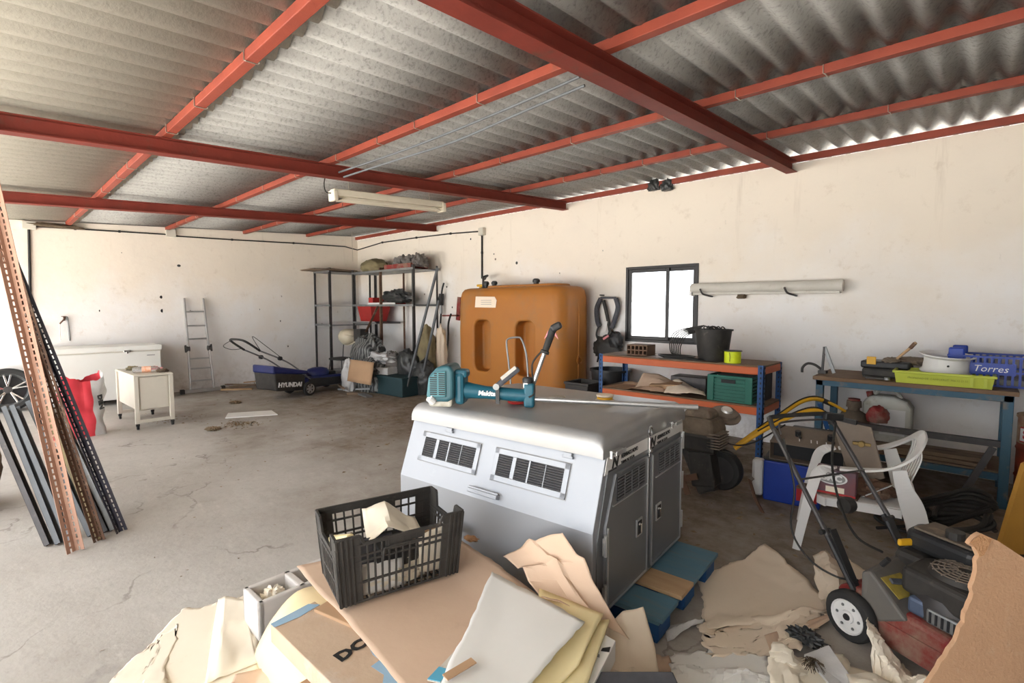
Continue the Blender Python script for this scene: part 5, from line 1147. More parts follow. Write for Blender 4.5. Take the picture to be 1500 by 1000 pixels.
# ---------- motor cultivator with yellow handlebars
tl = thing('motor_cultivator', 'dusty motor cultivator with yellow handlebars behind the transport box', 'cultivator', (-1.72,4.28,0), 0)
def tp_(x, y, D): return atD(x, y, D) - V(tl.location)
wheel(tl, 'wheel', tuple(tp_(1057,687,4.12)), .165, .09, 1, 5, 'black_dusty', 'y')
wheel(tl, 'wheel', tuple(tp_(1036,680,4.42)), .165, .09, 1, 0, 'black_dusty', 'y')
c = tp_(1030,640,4.15)
b = MB(); b.box(c+V((0,0,-.02)),(.30,.30,.16)); b.build('engine_block', M['black_dusty'], tl, bevel=.03)
b = MB(); b.box(c+V((-.02,0,.11)),(.34,.32,.14),taper=.8); b.build('engine_shroud', M['engine_dusty'], tl, bevel=.04, seg=3)
b = MB()
for k in range(6): b.box(c+V((.14,-.05,-.04+.022*k)),(.1,.2,.008))
b.build('cooling_fins', M['dust_metal'], tl)
b = MB(); b.box(c+V((-.02,0,.21)),(.26,.22,.07),taper=.7); b.build('fuel_tank', M['engine_dusty'], tl, bevel=.03)
b = MB(); q = tp_(1063,607,4.3); b.lathe([(0,-.02),(.12,-.02),(.125,0),(.09,.012),(.09,.03),(.06,.045),(0,.05)], 24, Matrix.Translation(q) @ TRS((0,0,0),(R(18),R(20),0))); b.build('recoil_cover', M['dust_metal'], tl, smooth=40)
MB().lathe([(0,.048),(.05,.046),(.04,.06),(0,.062)], 16, Matrix.Translation(q) @ TRS((0,0,0),(R(18),R(20),0))).build('pull_cap', M['aluminium'], tl, smooth=40)
b = MB(); b.bar(c+V((-.1,0,-.08)), tp_(1040,720,4.1), .16, .12, (0,1,0)); b.bar(c+V((0,0,-.1)), V((c.x+.05,c.y,.10)), .2,.2,(0,1,0)); b.build('gear_case', M['black_dusty'], tl, bevel=.02)
for k in range(4):
    a = k*pi/2+.4; b = MB(); b.bar((c.x-.12,c.y-.12,.14),(c.x-.12+.14*cos(a),c.y-.12,.14+.13*sin(a)),.05,.01,(0,1,0)); b.build('tiller_blade', M['rust'], tl)
b = MB(); b.tube([tp_(1010,660,4.2),tp_(1040,655,4.05),tp_(1078,668,4.05)], .012, 6); b.build('drive_belt_guard', M['black_plastic'], tl, smooth=True)
for nm, pts in (('handlebar',[(1076,655,4.12),(1110,630,4.12),(1140,610,4.15),(1170,590,4.18),(1190,584,4.2),(1205,586,4.22)]),('handlebar',[(1076,657,4.02),(1110,635,3.98),(1150,614,3.95),(1180,602,3.95),(1198,601,3.95),(1213,609,3.95)])):
    b = MB(); q = spline([tp_(*p) for p in pts], 6); b.tube(q, .017, 10); hb = b.build(nm, M['yellow_paint'], tl, smooth=True)
    b = MB(); b.tube(spline([tp_(*p)+V((0,-.005,.022)) for p in pts[1:]],5), .006, 6); b.build('control_cable', M['dark_cable'], hb, smooth=True)
    b = MB(); b.tube([tp_(*pts[-1]), tp_(pts[-1][0]+16,pts[-1][1]+7,pts[-1][2])], .021, 10); b.build('grip', M['black_rubber'], hb, smooth=True)
b = MB(); b.tube(spline([tp_(1205,586,4.22),tp_(1222,593,4.2),tp_(1238,602,4.2)]), .012, 8); b.build('clutch_lever', M['yellow_paint'], tl, smooth=True)
b = MB(); b.bar(tp_(1200,590,4.1), tp_(1212,628,4.1), .02, .03); b.build('blue_bracket', M['blue_paint'], tl)
b = MB(); b.bar(tp_(1080,694,4.1), tp_(1100,694,4.1), .03, .02); b.bar(tp_(1097,697,4.1), tp_(1102,702,4.1), .04, .03); b.build('drag_hitch', M['dust_metal'], tl)
b = MB(); b.tube([tp_(1098,702,4.1), tp_(1106,730,3.95), tp_(1120,756,3.8)], .013, 6); b.build('drag_rod', M['rust'], tl)
b = MB(); b.tube(spline([tp_(1045,642,4.1),tp_(1080,652,4.0),tp_(1110,645,3.9),tp_(1150,622,3.95)]), .006, 6); b.build('throttle_wire', M['dark_cable'], tl, smooth=True)
# ---------- white garden chair with odds and ends
def band(pts, wd, w, t, mt, name, parent, n=6, smooth=True):
    """flat moulded strip swept along pts; wd = width directions at the points"""
    q = spline(pts, n); wq = spline(wd, n); ww = spline([(k,0,0) for k in w], n) if isinstance(w, (list, tuple)) else None; vs = []
    N = len(q)
    for i in range(N):
        tg = (q[min(i+1,N-1)]-q[max(i-1,0)]).normalized(); W = (wq[i]-tg*wq[i].dot(tg)).normalized(); nn = tg.cross(W); h = (ww[i].x if ww else w)/2
        for a, b_ in ((-h,-t/2),(h,-t/2),(h,t/2),(-h,t/2)): vs.append(q[i]+W*a+nn*b_)
    fs = [(i*4+k,i*4+(k+1)%4,(i+1)*4+(k+1)%4,(i+1)*4+k) for i in range(N-1) for k in range(4)]+[(3,2,1,0),tuple((N-1)*4+k for k in range(4))]
    return MB().add(vs, fs).build(name, mt, parent, bevel=.002)
wc = thing('garden_chair', 'white moulded plastic garden chair with armrests behind the red mower handles', 'chair', (-.535, 3.87, 0), R(191))
WP = M['white_plastic']
b = MB(); b.prism([(-.20,-.19),(.20,-.22),(.22,-.18),(.22,.18),(.20,.22),(-.20,.19)], .345, .36); b.build('seat', WP, wc, bevel=.006)
b = MB(); b.prism([(.19,-.23),(.235,-.18),(.235,.18),(.19,.23),(.18,.22),(.222,.175),(.222,-.175),(.18,-.22)], .305, .36); b.build('seat_apron', WP, wc, bevel=.003)
for s in (-1,1):
    b = MB(); b.bb((-.2,s*.2-.008,.305),(.2,s*.2+.008,.355)); b.build('side_rail', WP, wc)
    band([(.335,s*.26,.0),(.305,s*.255,.20),(.262,s*.25,.42),(.225,s*.255,.535),(.14,s*.27,.575)], [(.3,0,0),(1,0,0),(1,0,.1),(.8,0,.5),(0,s*1,.2)], [.045,.055,.06,.06,.06], .014, WP, 'front_leg', wc)
    band([(.12,s*.268,.572),(.0,s*.275,.585),(-.13,s*.268,.615),(-.23,s*.22,.68),(-.285,s*.12,.75),(-.295,0,.775)], [(0,s*1,0),(0,s*1,0),(0,s*1,.2),(-.4,s*.8,.4),(-.5,s*.3,.7),(-.5,0,.8)], [.055,.055,.055,.06,.065,.07], .014, WP, 'armrest', wc)
    band([(-.335,s*.27,.0),(-.30,s*.262,.18),(-.245,s*.245,.38),(-.20,s*.245,.50),(-.17,s*.262,.61)], [(1,0,.1),(1,0,.1),(1,0,.1),(.9,0,.3),(.9,0,.3)], [.075,.09,.115,.085,.07], .012, WP, 'back_leg', wc)
for k in range(-3,4):
    y = k*.052; band([(-.20,y,.38),(-.235,y*1.05,.52),(-.275,y*1.15,.66),(-.295+.02*abs(k)/3,y*1.1,.77-.018*abs(k))], [(0,1,0)]*4, .036, .008, WP, 'back_slat', wc, n=4)
cp = Matrix.Translation(wc.location) @ Matrix.Rotation(R(191), 4, 'Z')
def cpt(x, y, z): return cp @ V((x, y, z))
# battery box lying on the chair
bt = thing('battery_box', 'dark printed battery box lying on the seat of the white chair', 'box', atY(1224,728,3.73), R(4)); bt.location.z = .362
b = MB(); b.bb((-.11,-.06,0),(.11,.07,.155)); b.build('box_body', mat('box_print',(.10,.08,.11),.5,c2=(.22,.06,.06),scale=9), bt, bevel=.006)
b = MB(); T = frame((-.02,-.0615,.105),(1,0,0),(0,-1,0)); b.lathe([(0,0),(.085,0),(.085,.001),(0,.001)], 28, T @ TRS((0,0,0),(0,0,0),(1,.48,1))); b.build('white_oval', M['print_white'], bt)
b = MB(); b.lathe([(0,0),(.074,0),(.074,.001),(0,.001)], 28, frame((-.02,-.0622,.105),(1,0,0),(0,-1,0)) @ TRS((0,0,0),(0,0,0),(1,.46,1))); b.build('dark_oval', M['print_grey'], bt)
txt('oval_lettering', 'BMC', .055, M['print_white'], frame((-.02,-.0640,.105),(1,0,0),(0,-1,0)), bt, bold=.003)
b = MB(); b.bb((-.05,-.062,.015),(.05,-.0605,.05)); b.build('pale_label', M['cream_paper'], bt)
b = MB(); b.bb((-.11,-.062,.0),(.11,-.0604,.012)); b.build('red_stripe', M['print_red'], bt)
lump('rusty_scrap', 'clump of rusty scrap on the chair seat beside the battery box', 'scrap', cpt(-.06,.02,.362), (.24,.2,.10), M['rust'], 4, .4)
o = MB().bar((-.07,0,.0),(.07,.02,.10),.012,.006).build('steel_blade', M['aluminium']); o.location = cpt(-.08,.12,.37); tag(o,'small shiny steel blade leaning on scrap on the chair seat','blade')
o = MB().bb((-.17,-.06,0),(.17,.06,.012)).build('thin_board', M['rust'], bevel=.002); o.location = atY(1205,742,3.60); o.location.z=.361; o.location.y = 3.73; tag(o,'thin rusty board under the front of the battery box','board')
bpy.data.objects['battery_box'].location.z = .374; 
# dusty hood and panel
hd_ = thing('dusty_hood', 'dusty grey open-fronted metal hood with two black knobs, behind the mower handle', 'hood', (-.95,4.42,.361), R(3))
b = MB(); W_, D_, H_ = .50, .30, .15
b.bb((-W_/2,-D_/2,0),(W_/2,D_/2,.006)); b.bb((-W_/2,-D_/2,0),(-W_/2+.006,D_/2,H_)); b.bb((W_/2-.006,-D_/2,0),(W_/2,D_/2,H_)); b.bb((-W_/2,D_/2-.006,0),(W_/2,D_/2,H_+.07))
b.add([(-W_/2,-D_/2,H_-.01),(W_/2,-D_/2,H_-.01),(W_/2,D_/2,H_+.07),(-W_/2,D_/2,H_+.07),(-W_/2,-D_/2,H_-.018),(W_/2,-D_/2,H_-.018),(W_/2,D_/2,H_+.062),(-W_/2,D_/2,H_+.062)],[(0,1,2,3),(7,6,5,4),(0,4,5,1),(1,5,6,2),(2,6,7,3),(3,7,4,0)])
b.build('hood_shell', M['dust_metal'], hd_, bevel=.003)
MB().bb((-W_/2+.01,-.05,.008),(W_/2-.01,-.045,H_)).build('dark_inside', M['dark_slot'], hd_)
for x in (-.08,.14): b = MB(); b.cyl((x,0,H_+.03),(x,-.01,H_+.075),.022,12); b.bar((x,-.01,H_+.05),(x+.03,-.07,H_+.03),.018,.012); b.build('black_knob', M['black_plastic'], hd_, bevel=.003)
for x in (-.06,.02,.06,.12): MB().bar((x,-.06,H_+.026),(x+.008,-.10,H_+.014),.006,.003).build('white_dropping', M['print_white'], hd_)
pn = thing('metal_sheet', 'flat dusty metal sheet standing on the white chair seat against its far armrest', 'panel', (0,0,0))
pp = [atY(1218,612,4.02),atY(1277,626,3.94),atY(1296,700,3.90),atY(1248,735,3.95)]
pp[2].z = max(pp[2].z,.37); pp[3].z = .362; pn.location = pp[3]
q = [p-pp[3] for p in pp]; nn_ = (q[1]-q[0]).cross(q[2]-q[0]).normalized()*.006
MB().add([p-nn_ for p in q]+[p+nn_ for p in q],[(3,2,1,0),(4,5,6,7)]+[(i,(i+1)%4,4+(i+1)%4,4+i) for i in range(4)]).build('panel_plate', M['dust_metal'], pn, bevel=.002)
c_ = (q[0]*.25+q[1]*.4+q[2]*.25+q[3]*.1); b = MB(); b.bar(c_+V((-.05,-.03,0)),c_+V((.05,-.02,.0)),.02,.02); b.cyl(c_+V((0,-.045,0)),c_+V((0,-.005,0)),.02,10); b.build('brass_latch', mat('old_brass',(.25,.17,.06),.5,.6), pn, bevel=.003)
b = MB(); b.bar(q[0]+V((-.02,-.02,.015)), q[0]*.35+q[1]*.65+V((0,-.02,.012)), .02,.03); b.build('studded_strip', M['black_plastic'], pn)

# ---------- red lawn mower in front
mo = thing('lawn_mower', 'red petrol lawn mower with tall black folding handles and dusty engine', 'lawn mower', (-.298, 2.988, 0), R(-27))
wheel(mo, 'wheel', (.03,-.26,.115), .115, .055, -1, 0, 'white_plastic')
wheel(mo, 'wheel', (.03,.26,.115), .115, .055, 1, 0, 'white_plastic')
for s in (-1,1): wheel(mo, 'wheel', (.60,s*.25,.10), .10, .05, s, 0, 'white_plastic')
for w_ in [c for c in mo.children if c.name.startswith('wheel')][:2]:
    s = -1 if 'wheel' in w_.name and w_ == mo.children[0] else 1
T = TRS((.03,-.26,.115),(R(90),0,0))
b = MB(T); b.lathe([(.0,.022),(.07,.020),(.078,.030),(.078,.022),(.0,.016)], 28); b.lathe([(.0,.03),(.028,.03),(.030,.022)], 20); b.build('white_disc', M['white_plastic'], mo, smooth=40)
MB(T).lathe([(0,.036),(.014,.036),(.016,.03)], 16).build('axle_bolt', M['black_plastic'], mo)
for k in range(6):
    a = k*pi/3; MB(T).lathe([(0,.026),(.006,.026),(.007,.022)], 8, Matrix.Translation((.052*cos(a),.052*sin(a),0))).build('disc_bolt', M['grey_steel'], mo)
dk = [(-.06,.10),(.50,.10),(.62,.12),(.64,.17),(.58,.215),(.30,.235),(-.02,.235),(-.08,.20)]
b = MB(); b.prism(dk, -.225, .225, TRS((0,0,0),(R(90),0,0))); b.build('deck', M['red_dusty'], mo, bevel=.03, seg=3)
b = MB(); b.bb((.05,-.232,.055),(.60,-.222,.16)); b.bb((.05,.222,.055),(.60,.232,.16)); b.bb((.59,-.22,.055),(.60,.22,.16)); b.build('deck_skirt', M['red_dusty'], mo, bevel=.004)
# rear grey flap
b = MB(); b.add([(.055,-.236,.09),(.0,.12,.15),(.22,.12,.245),(.255,-.236,.215),(.05,-.236,.335),(-.02,.12,.33),(.03,.12,.36),(.085,-.225,.355)],[(0,1,5,4),(4,5,6,7),(7,6,2,3),(3,2,1,0),(0,4,7,3),(1,2,6,5)]); fl_ = b.build('rear_flap', M['flap_grey'] if 'flap_grey' in M else mat('flap_grey',(.10,.095,.09),.6,c2=(.15,.135,.115),scale=5), mo, bevel=.012)
T = frame((.155,-.13,.303),(.17,0,-.115),(.115,0,.17))
b = MB(T); b.bb((-.05,-.07,0),(.05,.06,.003)); b.build('yellow_sticker', mat('sticker_y',(.45,.33,.05),.6,c2=(.2,.16,.05),scale=25), fl_)
b = MB(T); b.bar((-.02,-.06,.025),(.02,.10,.022),.026,.014); b.build('flap_lever', M['strap_grey'], fl_, bevel=.005)
b = MB(T); b.cyl((-.10,.0,0),(-.10,.0,.05),.012,10); b.build('flap_knob', M['black_plastic'], fl_)
# engine
b = MB(); b.lathe([(.0,.235),(.17,.235),(.175,.30),(.16,.34),(.0,.34)], 28, Matrix.Translation((.33,-.02,0))); b.build('engine_block', M['dark_steel'], mo, smooth=40)
b = MB(); b.prism([(-.17,-.14),(.12,-.17),(.19,-.06),(.19,.10),(.10,.17),(-.14,.15),(-.19,.03)], .30, .415, Matrix.Translation((.34,-.02,0))); b.build('engine_shroud', M['black_dusty'], mo, bevel=.025, seg=3)
b = MB(); b.lathe([(0,.415),(.125,.415),(.115,.435),(0,.445)], 32, Matrix.Translation((.34,-.02,0))); fc = b.build('fan_cover', M['black_dusty'], mo, smooth=40)
b = MB(Matrix.Translation((.34,-.02,0)))
for r_ in (.03,.05,.07,.09,.11): b.tube([(r_*cos(a),r_*sin(a),.447-.12*max(0,r_-.02)) for a in [2*pi*k/28 for k in range(28)]], .0035, 5, True)
for k in range(14): a = 2*pi*k/14; b.bar((.025*cos(a),.025*sin(a),.448),(.118*cos(a),.118*sin(a),.436),.004,.005)
b.build('fan_grille', M['dust_metal'], fc)
b = MB(); b.prism([(-.15,-.09),(.14,-.11),(.17,-.02),(.15,.10),(-.13,.10),(-.17,.02)], .40, .50, Matrix.Translation((.19,.16,0))); b.build('fuel_tank', M['black_plastic'], mo, bevel=.03, seg=3)
b = MB(); b.prism([(-.12,-.08),(.12,-.09),(.12,.08),(-.12,.08)], .500, .512, Matrix.Translation((.19,.16,0))); b.build('tank_lid', M['engine_dusty'], mo, bevel=.01)
b = MB(); b.cyl((.22,.12,.51),(.22,.12,.545),.035,14); b.cyl((.29,.18,.51),(.29,.18,.54),.02,12); b.build('fuel_cap', M['black_dusty'], mo)
b = MB(); b.box((.06,.045,.435),(.02,.075,.035),(0,0,R(-15))); b.build('yellow_primer', M['yellow_paint'], mo, bevel=.01)
b = MB(); b.bb((.02,.02,.25),(.16,.2,.40)); b.build('air_filter', M['black_dusty'], mo, bevel=.03)
b = MB(); b.bb((.22,-.19,.235),(.29,-.06,.31)); b.build('carburettor', mat('carb_blue',(.10,.13,.20),.5,.3), mo, bevel=.015)
b = MB(); b.bb((.30,-.20,.235),(.45,-.15,.30))
b.build('muffler', M['grey_steel'], mo, bevel=.01)
b = MB()
for k in range(6): b.bb((.315+k*.022,-.204,.245),(.323+k*.022,-.199,.29))
b.build('muffler_slot', M['dark_slot'], mo)
# handles
for s, zt in ((-1,.93),(1,.915)):
    b = MB(); b.tube([(.02,s*.215,.20),(-.16,s*.22,.46)], .014, 8); b.bar((.03,s*.20,.19),(-.12,s*.205,.46),.006,.04,(0,1,0)); b.build('lower_handle', M['black_plastic'], mo, smooth=40)
    b = MB(); b.tube([(-.125,s*.232,.43),(-.475,s*.235,zt-.03)], .0125, 8); b.build('upper_handle', M['dark_steel'], mo, smooth=True)
    b = MB(); b.cyl((-.14,s*.20,.445),(-.14,s*.262,.445),.013,10); b.build('folding_bolt', M['black_plastic'], mo)
b = MB(); b.tube(spline([(-.465,-.235,.885),(-.49,-.23,.925),(-.505,-.19,.945),(-.505,.19,.935),(-.49,.23,.915),(-.465,.235,.875)],5), .013, 8); b.build('top_bar', M['black_rubber'], mo, smooth=True)
b = MB(); b.tube(spline([(-.44,-.21,.86),(-.46,-.20,.90),(-.47,-.15,.92),(-.47,.15,.91),(-.45,.2,.88)],5), .006, 6); b.build('stop_lever', M['dark_steel'], mo, smooth=True)
b = MB(); b.bar((-.475,.16,.93),(-.465,.29,.915),.03,.04); b.build('throttle_box', M['black_plastic'], mo, bevel=.006)
b = MB(); b.tube(spline([(-.40,-.235,.85),(-.30,-.26,.62),(-.30,-.27,.40),(-.20,-.26,.28),(-.08,-.22,.24),(-.02,-.15,.24)],6), .005, 6); b.tube(spline([(-.42,.18,.90),(-.34,.06,.70),(-.26,.03,.5),(-.17,.04,.36),(-.05,.06,.33)],6), .007, 6); b.build('control_cable', M['dark_cable'], mo, smooth=True)
b = MB(); b.tube([(-.29,-.235,.66),(-.285,.235,.66)], .006, 6); b.build('handle_brace', M['dark_steel'], mo)
b = MB(); b.lathe([(0,-.025),(.04,-.025),(.045,0),(.04,.025),(0,.025)], 16, TRS((-.245,.06,.5),(R(90),0,0))); b.build('starter_grip', M['black_dusty'], mo, smooth=40)

# ---------- hoses, boards at the right-hand side
for i, (lb, m_, sd) in enumerate((('dark grey hose tangled on the floor under the blue bench','black_dusty',1),('second loop of dark hose standing up in the tangle','dark_cable',2),('thin dark hose trailing out of the tangle toward the chair','black_rubber',3))):
    rnd = random.Random(sd); hs_ = thing('rubber_hose', lb, 'hose', (-.10,4.42,.0)); b = MB(); pts = []
    if i < 2:
        for k in range(26):
            a = k*.9; rr = .16+.05*sin(k*1.7+sd); pts.append((rr*cos(a)*1.1-.03*i+.02*k/10, rr*sin(a)*.6, .03+max(0,(.13+.14*i)*sin(a*.5+sd)**2)+.004*k))
    else: pts = [(.25,.05,.015),(.05,-.1,.05),(-.15,-.12,.02),(-.34,-.05,.014),(-.42,.08,.014),(-.30,.12,.02),(-.2,.02,.03),(-.38,-.16,.013)]
    b.tube(spline(pts,5), .015 if i < 2 else .011, 8); b.build('hose_line', M[m_], hs_, smooth=True)
def board(name, label, pxs, D, t, m, edge=None, cat='board'):
    pts = [atD(x,y,D) for x,y in pxs]; c0 = V(pts[0]); c0.z = 0
    r = thing(name, label, cat, c0); n = len(pts); off = FW*t
    q = [p-c0 for p in pts]
    MB().add(q+[p+off for p in q], [tuple(range(n)),tuple(range(n,2*n))[::-1]]+[(i,(i+1)%n,n+(i+1)%n,n+i) for i in range(n)]).build('board_panel', M[m], r)
    return r, q
rg = random.Random(9)
edge_px = [(1437,781),(1428,786),(1421,794),(1423,800),(1430,806),(1434,815),(1431,828),(1429,845),(1424,858),(1426,870),(1420,885),(1414,898),(1413,912),(1404,930),(1396,946),(1386,962),(1374,980),(1362,998),(1340,1035),(1300,1105)]
jag = []
for (x, y), (x2, y2) in zip(edge_px, edge_px[1:]):
    jag += [(x,y),((x+x2)/2+rg.uniform(-2.5,2.5),(y+y2)/2+rg.uniform(-2,2))]
pxs = jag+[(1600,1105),(1600,868),(1500,817),(1462,792)]
pb, q = board('particle_board', 'broken brown particle board standing in front of the red mower engine', pxs, 1.67, .016, 'particle_board')
b = MB(); e0_ = [atD(x,y,1.667)-V(pb.location) for x,y in ((1437,781),(1421,794),(1430,806),(1434,815),(1440,812),(1446,800),(1452,788))]; b.add(e0_+[p-FW*.004 for p in e0_],[tuple(range(7)),tuple(range(7,14))[::-1]]+[(i,(i+1)%7,7+(i+1)%7,7+i) for i in range(7)]); b.build('broken_corner', M['broken_board'], pb)
board('orange_board', 'orange painted board leaning at the far side, between the drum and the particle board', [(1502,680),(1590,640),(1600,812),(1462,812),(1474,772),(1488,725)], 3.15, .03, 'orange_board')

# ---------- foreground pile: what lies underneath first
o = thing('concrete_block', 'pale two-cell concrete block standing at the edge of the paper pile', 'block', (-2.47, 1.03, 0), R(1))
b = MB(); W_, L_, H_ = .20, .42, .20; e = .028
for y0, y1 in ((-L_/2,-L_/2+e),(-.018,.018),(L_/2-e,L_/2)): b.bb((-W_/2,y0,0),(W_/2,y1,H_))
for x0, x1 in ((-W_/2,-W_/2+e),(W_/2-e,W_/2)): b.bb((x0,-L_/2,0),(x1,L_/2,H_))
b.build('block_shell', M['block_grey'], o, bevel=.007)
MB().bb((-W_/2+e,-L_/2+e,0),(W_/2-e,L_/2-e,.07)).build('cell_web', M['block_grey'], o)
lump('paper_wad', 'crumpled cream paper wad stuffed in the near cell of the concrete block', 'paper', (-2.47,.92,.09), (.12,.13,.10), M['cream_paper'], 3, .45, 4)
def carton(name, label, c, s, rz, m='cardboard', cat='carton', rot=None):
    r = thing(name, label, cat, c, rz, rot=rot); w, d, h = s
    MB().box((0,0,h/2),(w,d,h)).build('carton_body', M[m], r, bevel=.004)
    b = MB(); b.bb((-w/2,-.025,h),(w/2,.025,h+.0015)); b.build('tape_strip', M['kraft_pale'], r)
    return r
carton('cardboard_carton', 'brown carton supporting the black crate, mostly covered by kraft sheet', (-1.72,1.24,0), (.56,.62,.345), R(14))
carton('cardboard_carton', 'brown carton beneath the white sheet in the paper pile', (-1.19,1.36,0), (.40,.46,.345), R(20))
carton('cardboard_carton', 'low carton under the printed cardboard box', (-1.46,.80,0), (.5,.2,.235), R(2))
# yellow mat: flat under the printed carton, curling down to the floor
ma = spline([atz(478,858,.262),atz(436,868,.263),atz(402,902,.225),atz(382,940,.11),atz(374,962,.008)],5)
mb_ = spline([atz(720,1060,.262),atz(600,1075,.263),atz(510,1090,.225),atz(462,1110,.11),atz(452,1125,.008)],5)
mt = MB(); N_ = len(ma)-1; k0 = V((-1.7,.76,0))
mt.grid(lambda u, v: ma[round(u*N_)]*(1-v)+mb_[round(u*N_)]*v-k0+V((0,0,.012*nz((u*3,v*3,0),1,3))), N_, 14)
o = mt.build('yellow_mat', mat('yellow_mat',(.80,.69,.44),.85,c2=(.77,.64,.38),scale=2), smooth=60, solid=.006, off=1); o.location=k0; tag(o,'pale yellow flexible mat curving down to the floor beside the concrete block','mat')
# printed cardboard box on top
zt_ = .335
c4 = [atz(396,914,zt_),atz(461,880,zt_),atz(668,1026,zt_),atz(560,1075,zt_)]
c0 = (c4[0]+c4[1]+c4[2]+c4[3])/4; c0.z = .262
pbx = thing('printed_carton', 'flat worn carton with dark lettering and blue print on the yellow mat', 'carton', c0)
q = [p-c0 for p in c4]; bq = [V((p.x,p.y,0)) for p in q]
MB().add(bq+q,[(3,2,1,0),(4,5,6,7)]+[(i,(i+1)%4,4+(i+1)%4,4+i) for i in range(4)]).build('carton_body', M['worn_carton'], pbx, bevel=.004)
ux = (q[2]-q[1]).normalized(); uy = (q[0]-q[1]).normalized()
def onbox(a, b_, lift=.002): return q[1]+(q[2]-q[1])*a+(q[0]-q[1])*b_+V((0,0,lift))
def patch(pts, lift, mm, nm): 
    k = [onbox(a,b_,lift) for a,b_ in pts]; MB().add(k,[tuple(range(len(k)))]).build(nm, M[mm], pbx, solid=.0006)
patch([(.0,.15),(.05,.0),(.06,.5),(.04,1.0),(0,1.0)], .0015, 'print_blue', 'blue_border')
patch([(.50,.14),(.53,.04),(.80,.0),(1,.0),(1,.55),(.92,.75),(.80,.72),(.74,.66),(.68,.40),(.60,.42),(.60,.22),(.55,.22)], .0015, 'print_blue', 'blue_print')
Tt = Matrix.Translation(onbox(.455,.30,.003)) @ Matrix.Rotation(atan2(-uy.y,-uy.x), 4, 'Z')
txt('dark_lettering', 'DCb', .07, M['print_black'], Tt, pbx, bold=.003, sx=1.15)
# big kraft sheet under the crate
o = sheet('kraft_sheet','wide brown kraft sheet spread over the pile under the black crate','paper',[atz(615,1040,.345),atz(436,842,.31),atz(662,778,.37),atz(800,880,.372)],M['kraft'],.010,30,30,2,3,.002,base=.352,rag=.02)
# small rusty angle behind crate
o = MB().bb((-.04,0,0),(.04,.003,.05)).bb((-.04,0,0),(-.037,.04,.05)).build('rusty_bracket', M['rust']); o.location = atz(665,780,.375); o.location.z=.36; tag(o,'small rusty angle bracket on the kraft sheet by the silver box','bracket')
lump('wood_crumb', 'loose bright wood crumbs at the far edge of the kraft sheet', 'crumb', atz(690,790,.38), (.08,.05,.012), M['broken_board'], 6, .5)
# ---------- black crate
ca, cb_ = V((-1.80,.93,.372)), V((-1.675,1.42,.372)); cu = (cb_-ca); CL = .505; rzc = atan2(cu.y, cu.x)
cr = thing('plastic_crate', 'black plastic harvest crate full of paper scraps on the brown kraft sheet', 'crate', ca, rot=(R(0),R(.0),rzc))
# local: x along the front face, y away from viewer (0..CW), z up, walls flare slightly
CW, CH, FLR = .31, .285, .022
def cw(x, y, z):
    f = z/CH*FLR; return V((x + (x/CL-.5)*2*f, y + (y/CW-.5)*2*f, z))
def rod(b, p, q, r=.0045): b.bar(cw(*p), cw(*q), r*2, r*2)
def wallgrid(name, pa, pb_, zs, nx, solidp=()):
    b = MB()
    for z in zs: rod(b, (*pa, z), (*pb_, z), .0045)
    for k in range(nx+1):
        f = k/nx; x, y = pa[0]+(pb_[0]-pa[0])*f, pa[1]+(pb_[1]-pa[1])*f
        rod(b, (x,y,0), (x,y,zs[-1]), .004 if 0 < k < nx else .006)
    for (f0, f1, z0, z1) in solidp:
        a = [cw(pa[0]+(pb_[0]-pa[0])*f, pa[1]+(pb_[1]-pa[1])*f, z) for f, z in ((f0,z0),(f1,z0),(f1,z1),(f0,z1))]
        nrm = (a[1]-a[0]).cross(a[2]-a[0]).normalized()*.003
        b.add([p-nrm for p in a]+[p+nrm for p in a],[(3,2,1,0),(4,5,6,7),(0,1,5,4),(1,2,6,5),(2,3,7,6),(3,0,4,7)])
    return b.build(name, M['black_dusty'], cr, bevel=.0015)
zs = [.006,.075,.135,.155,.215,.245]
wallgrid('front_wall', (0,0), (CL,0), [.006,.085,.175,.20,.245], 18, [(0,.17,0,CH),(.83,1,0,CH),(.36,.66,.215,.247)])
wallgrid('back_wall', (0,CW), (CL,CW), [.006,.06,.11,.145,.165,.225,.265], 14, [(0,.12,0,CH),(.86,1,0,CH),(.36,.66,.16,.265),(0,1,.255,.285)])
wallgrid('end_wall', (0,0), (0,CW), [.006,.085,.175,.20], 10, [(0,.2,0,CH),(.8,1,0,CH),(.2,.8,.195,.215)])
wallgrid('end_wall', (CL,0), (CL,CW), [.006,.085,.175,.20], 10, [(0,.2,0,CH),(.8,1,0,CH),(.2,.8,.195,.215)])
b = MB(); rim = [(0,0,CH),(.17*CL,0,CH),(.2*CL,0,.25),(.8*CL,0,.25),(.83*CL,0,CH),(CL,0,CH),(CL,.2*CW,CH),(CL,.24*CW,.215),(CL,.76*CW,.215),(CL,.8*CW,CH),(CL,CW,CH),(0,CW,CH),(0,.8*CW,CH),(0,.76*CW,.215),(0,.24*CW,.215),(0,.2*CW,CH)]
for p, q_ in zip(rim, rim[1:]+rim[:1]): rod(b, p, q_, .006)
b.build('rim', M['black_dusty'], cr, bevel=.002)
b = MB()
for k in range(15): x = CL*k/14; b.bb((x-.003,0,0),(x+.003,CW,.006))
for k in range(9): y = CW*k/8; b.bb((0,y-.003,0),(CL,y+.003,.006))
b.build('floor_lattice', M['black_dusty'], cr)
b = MB(); b.tube(spline([cw(.34*CL,-.006,.16),cw(.345*CL,-.008,.20),cw(.38*CL,-.008,.212),cw(.62*CL,-.008,.212),cw(.655*CL,-.008,.20),cw(.66*CL,-.006,.16)],4), .005, 6); b.build('hand_hold', M['black_dusty'], cr, smooth=True)
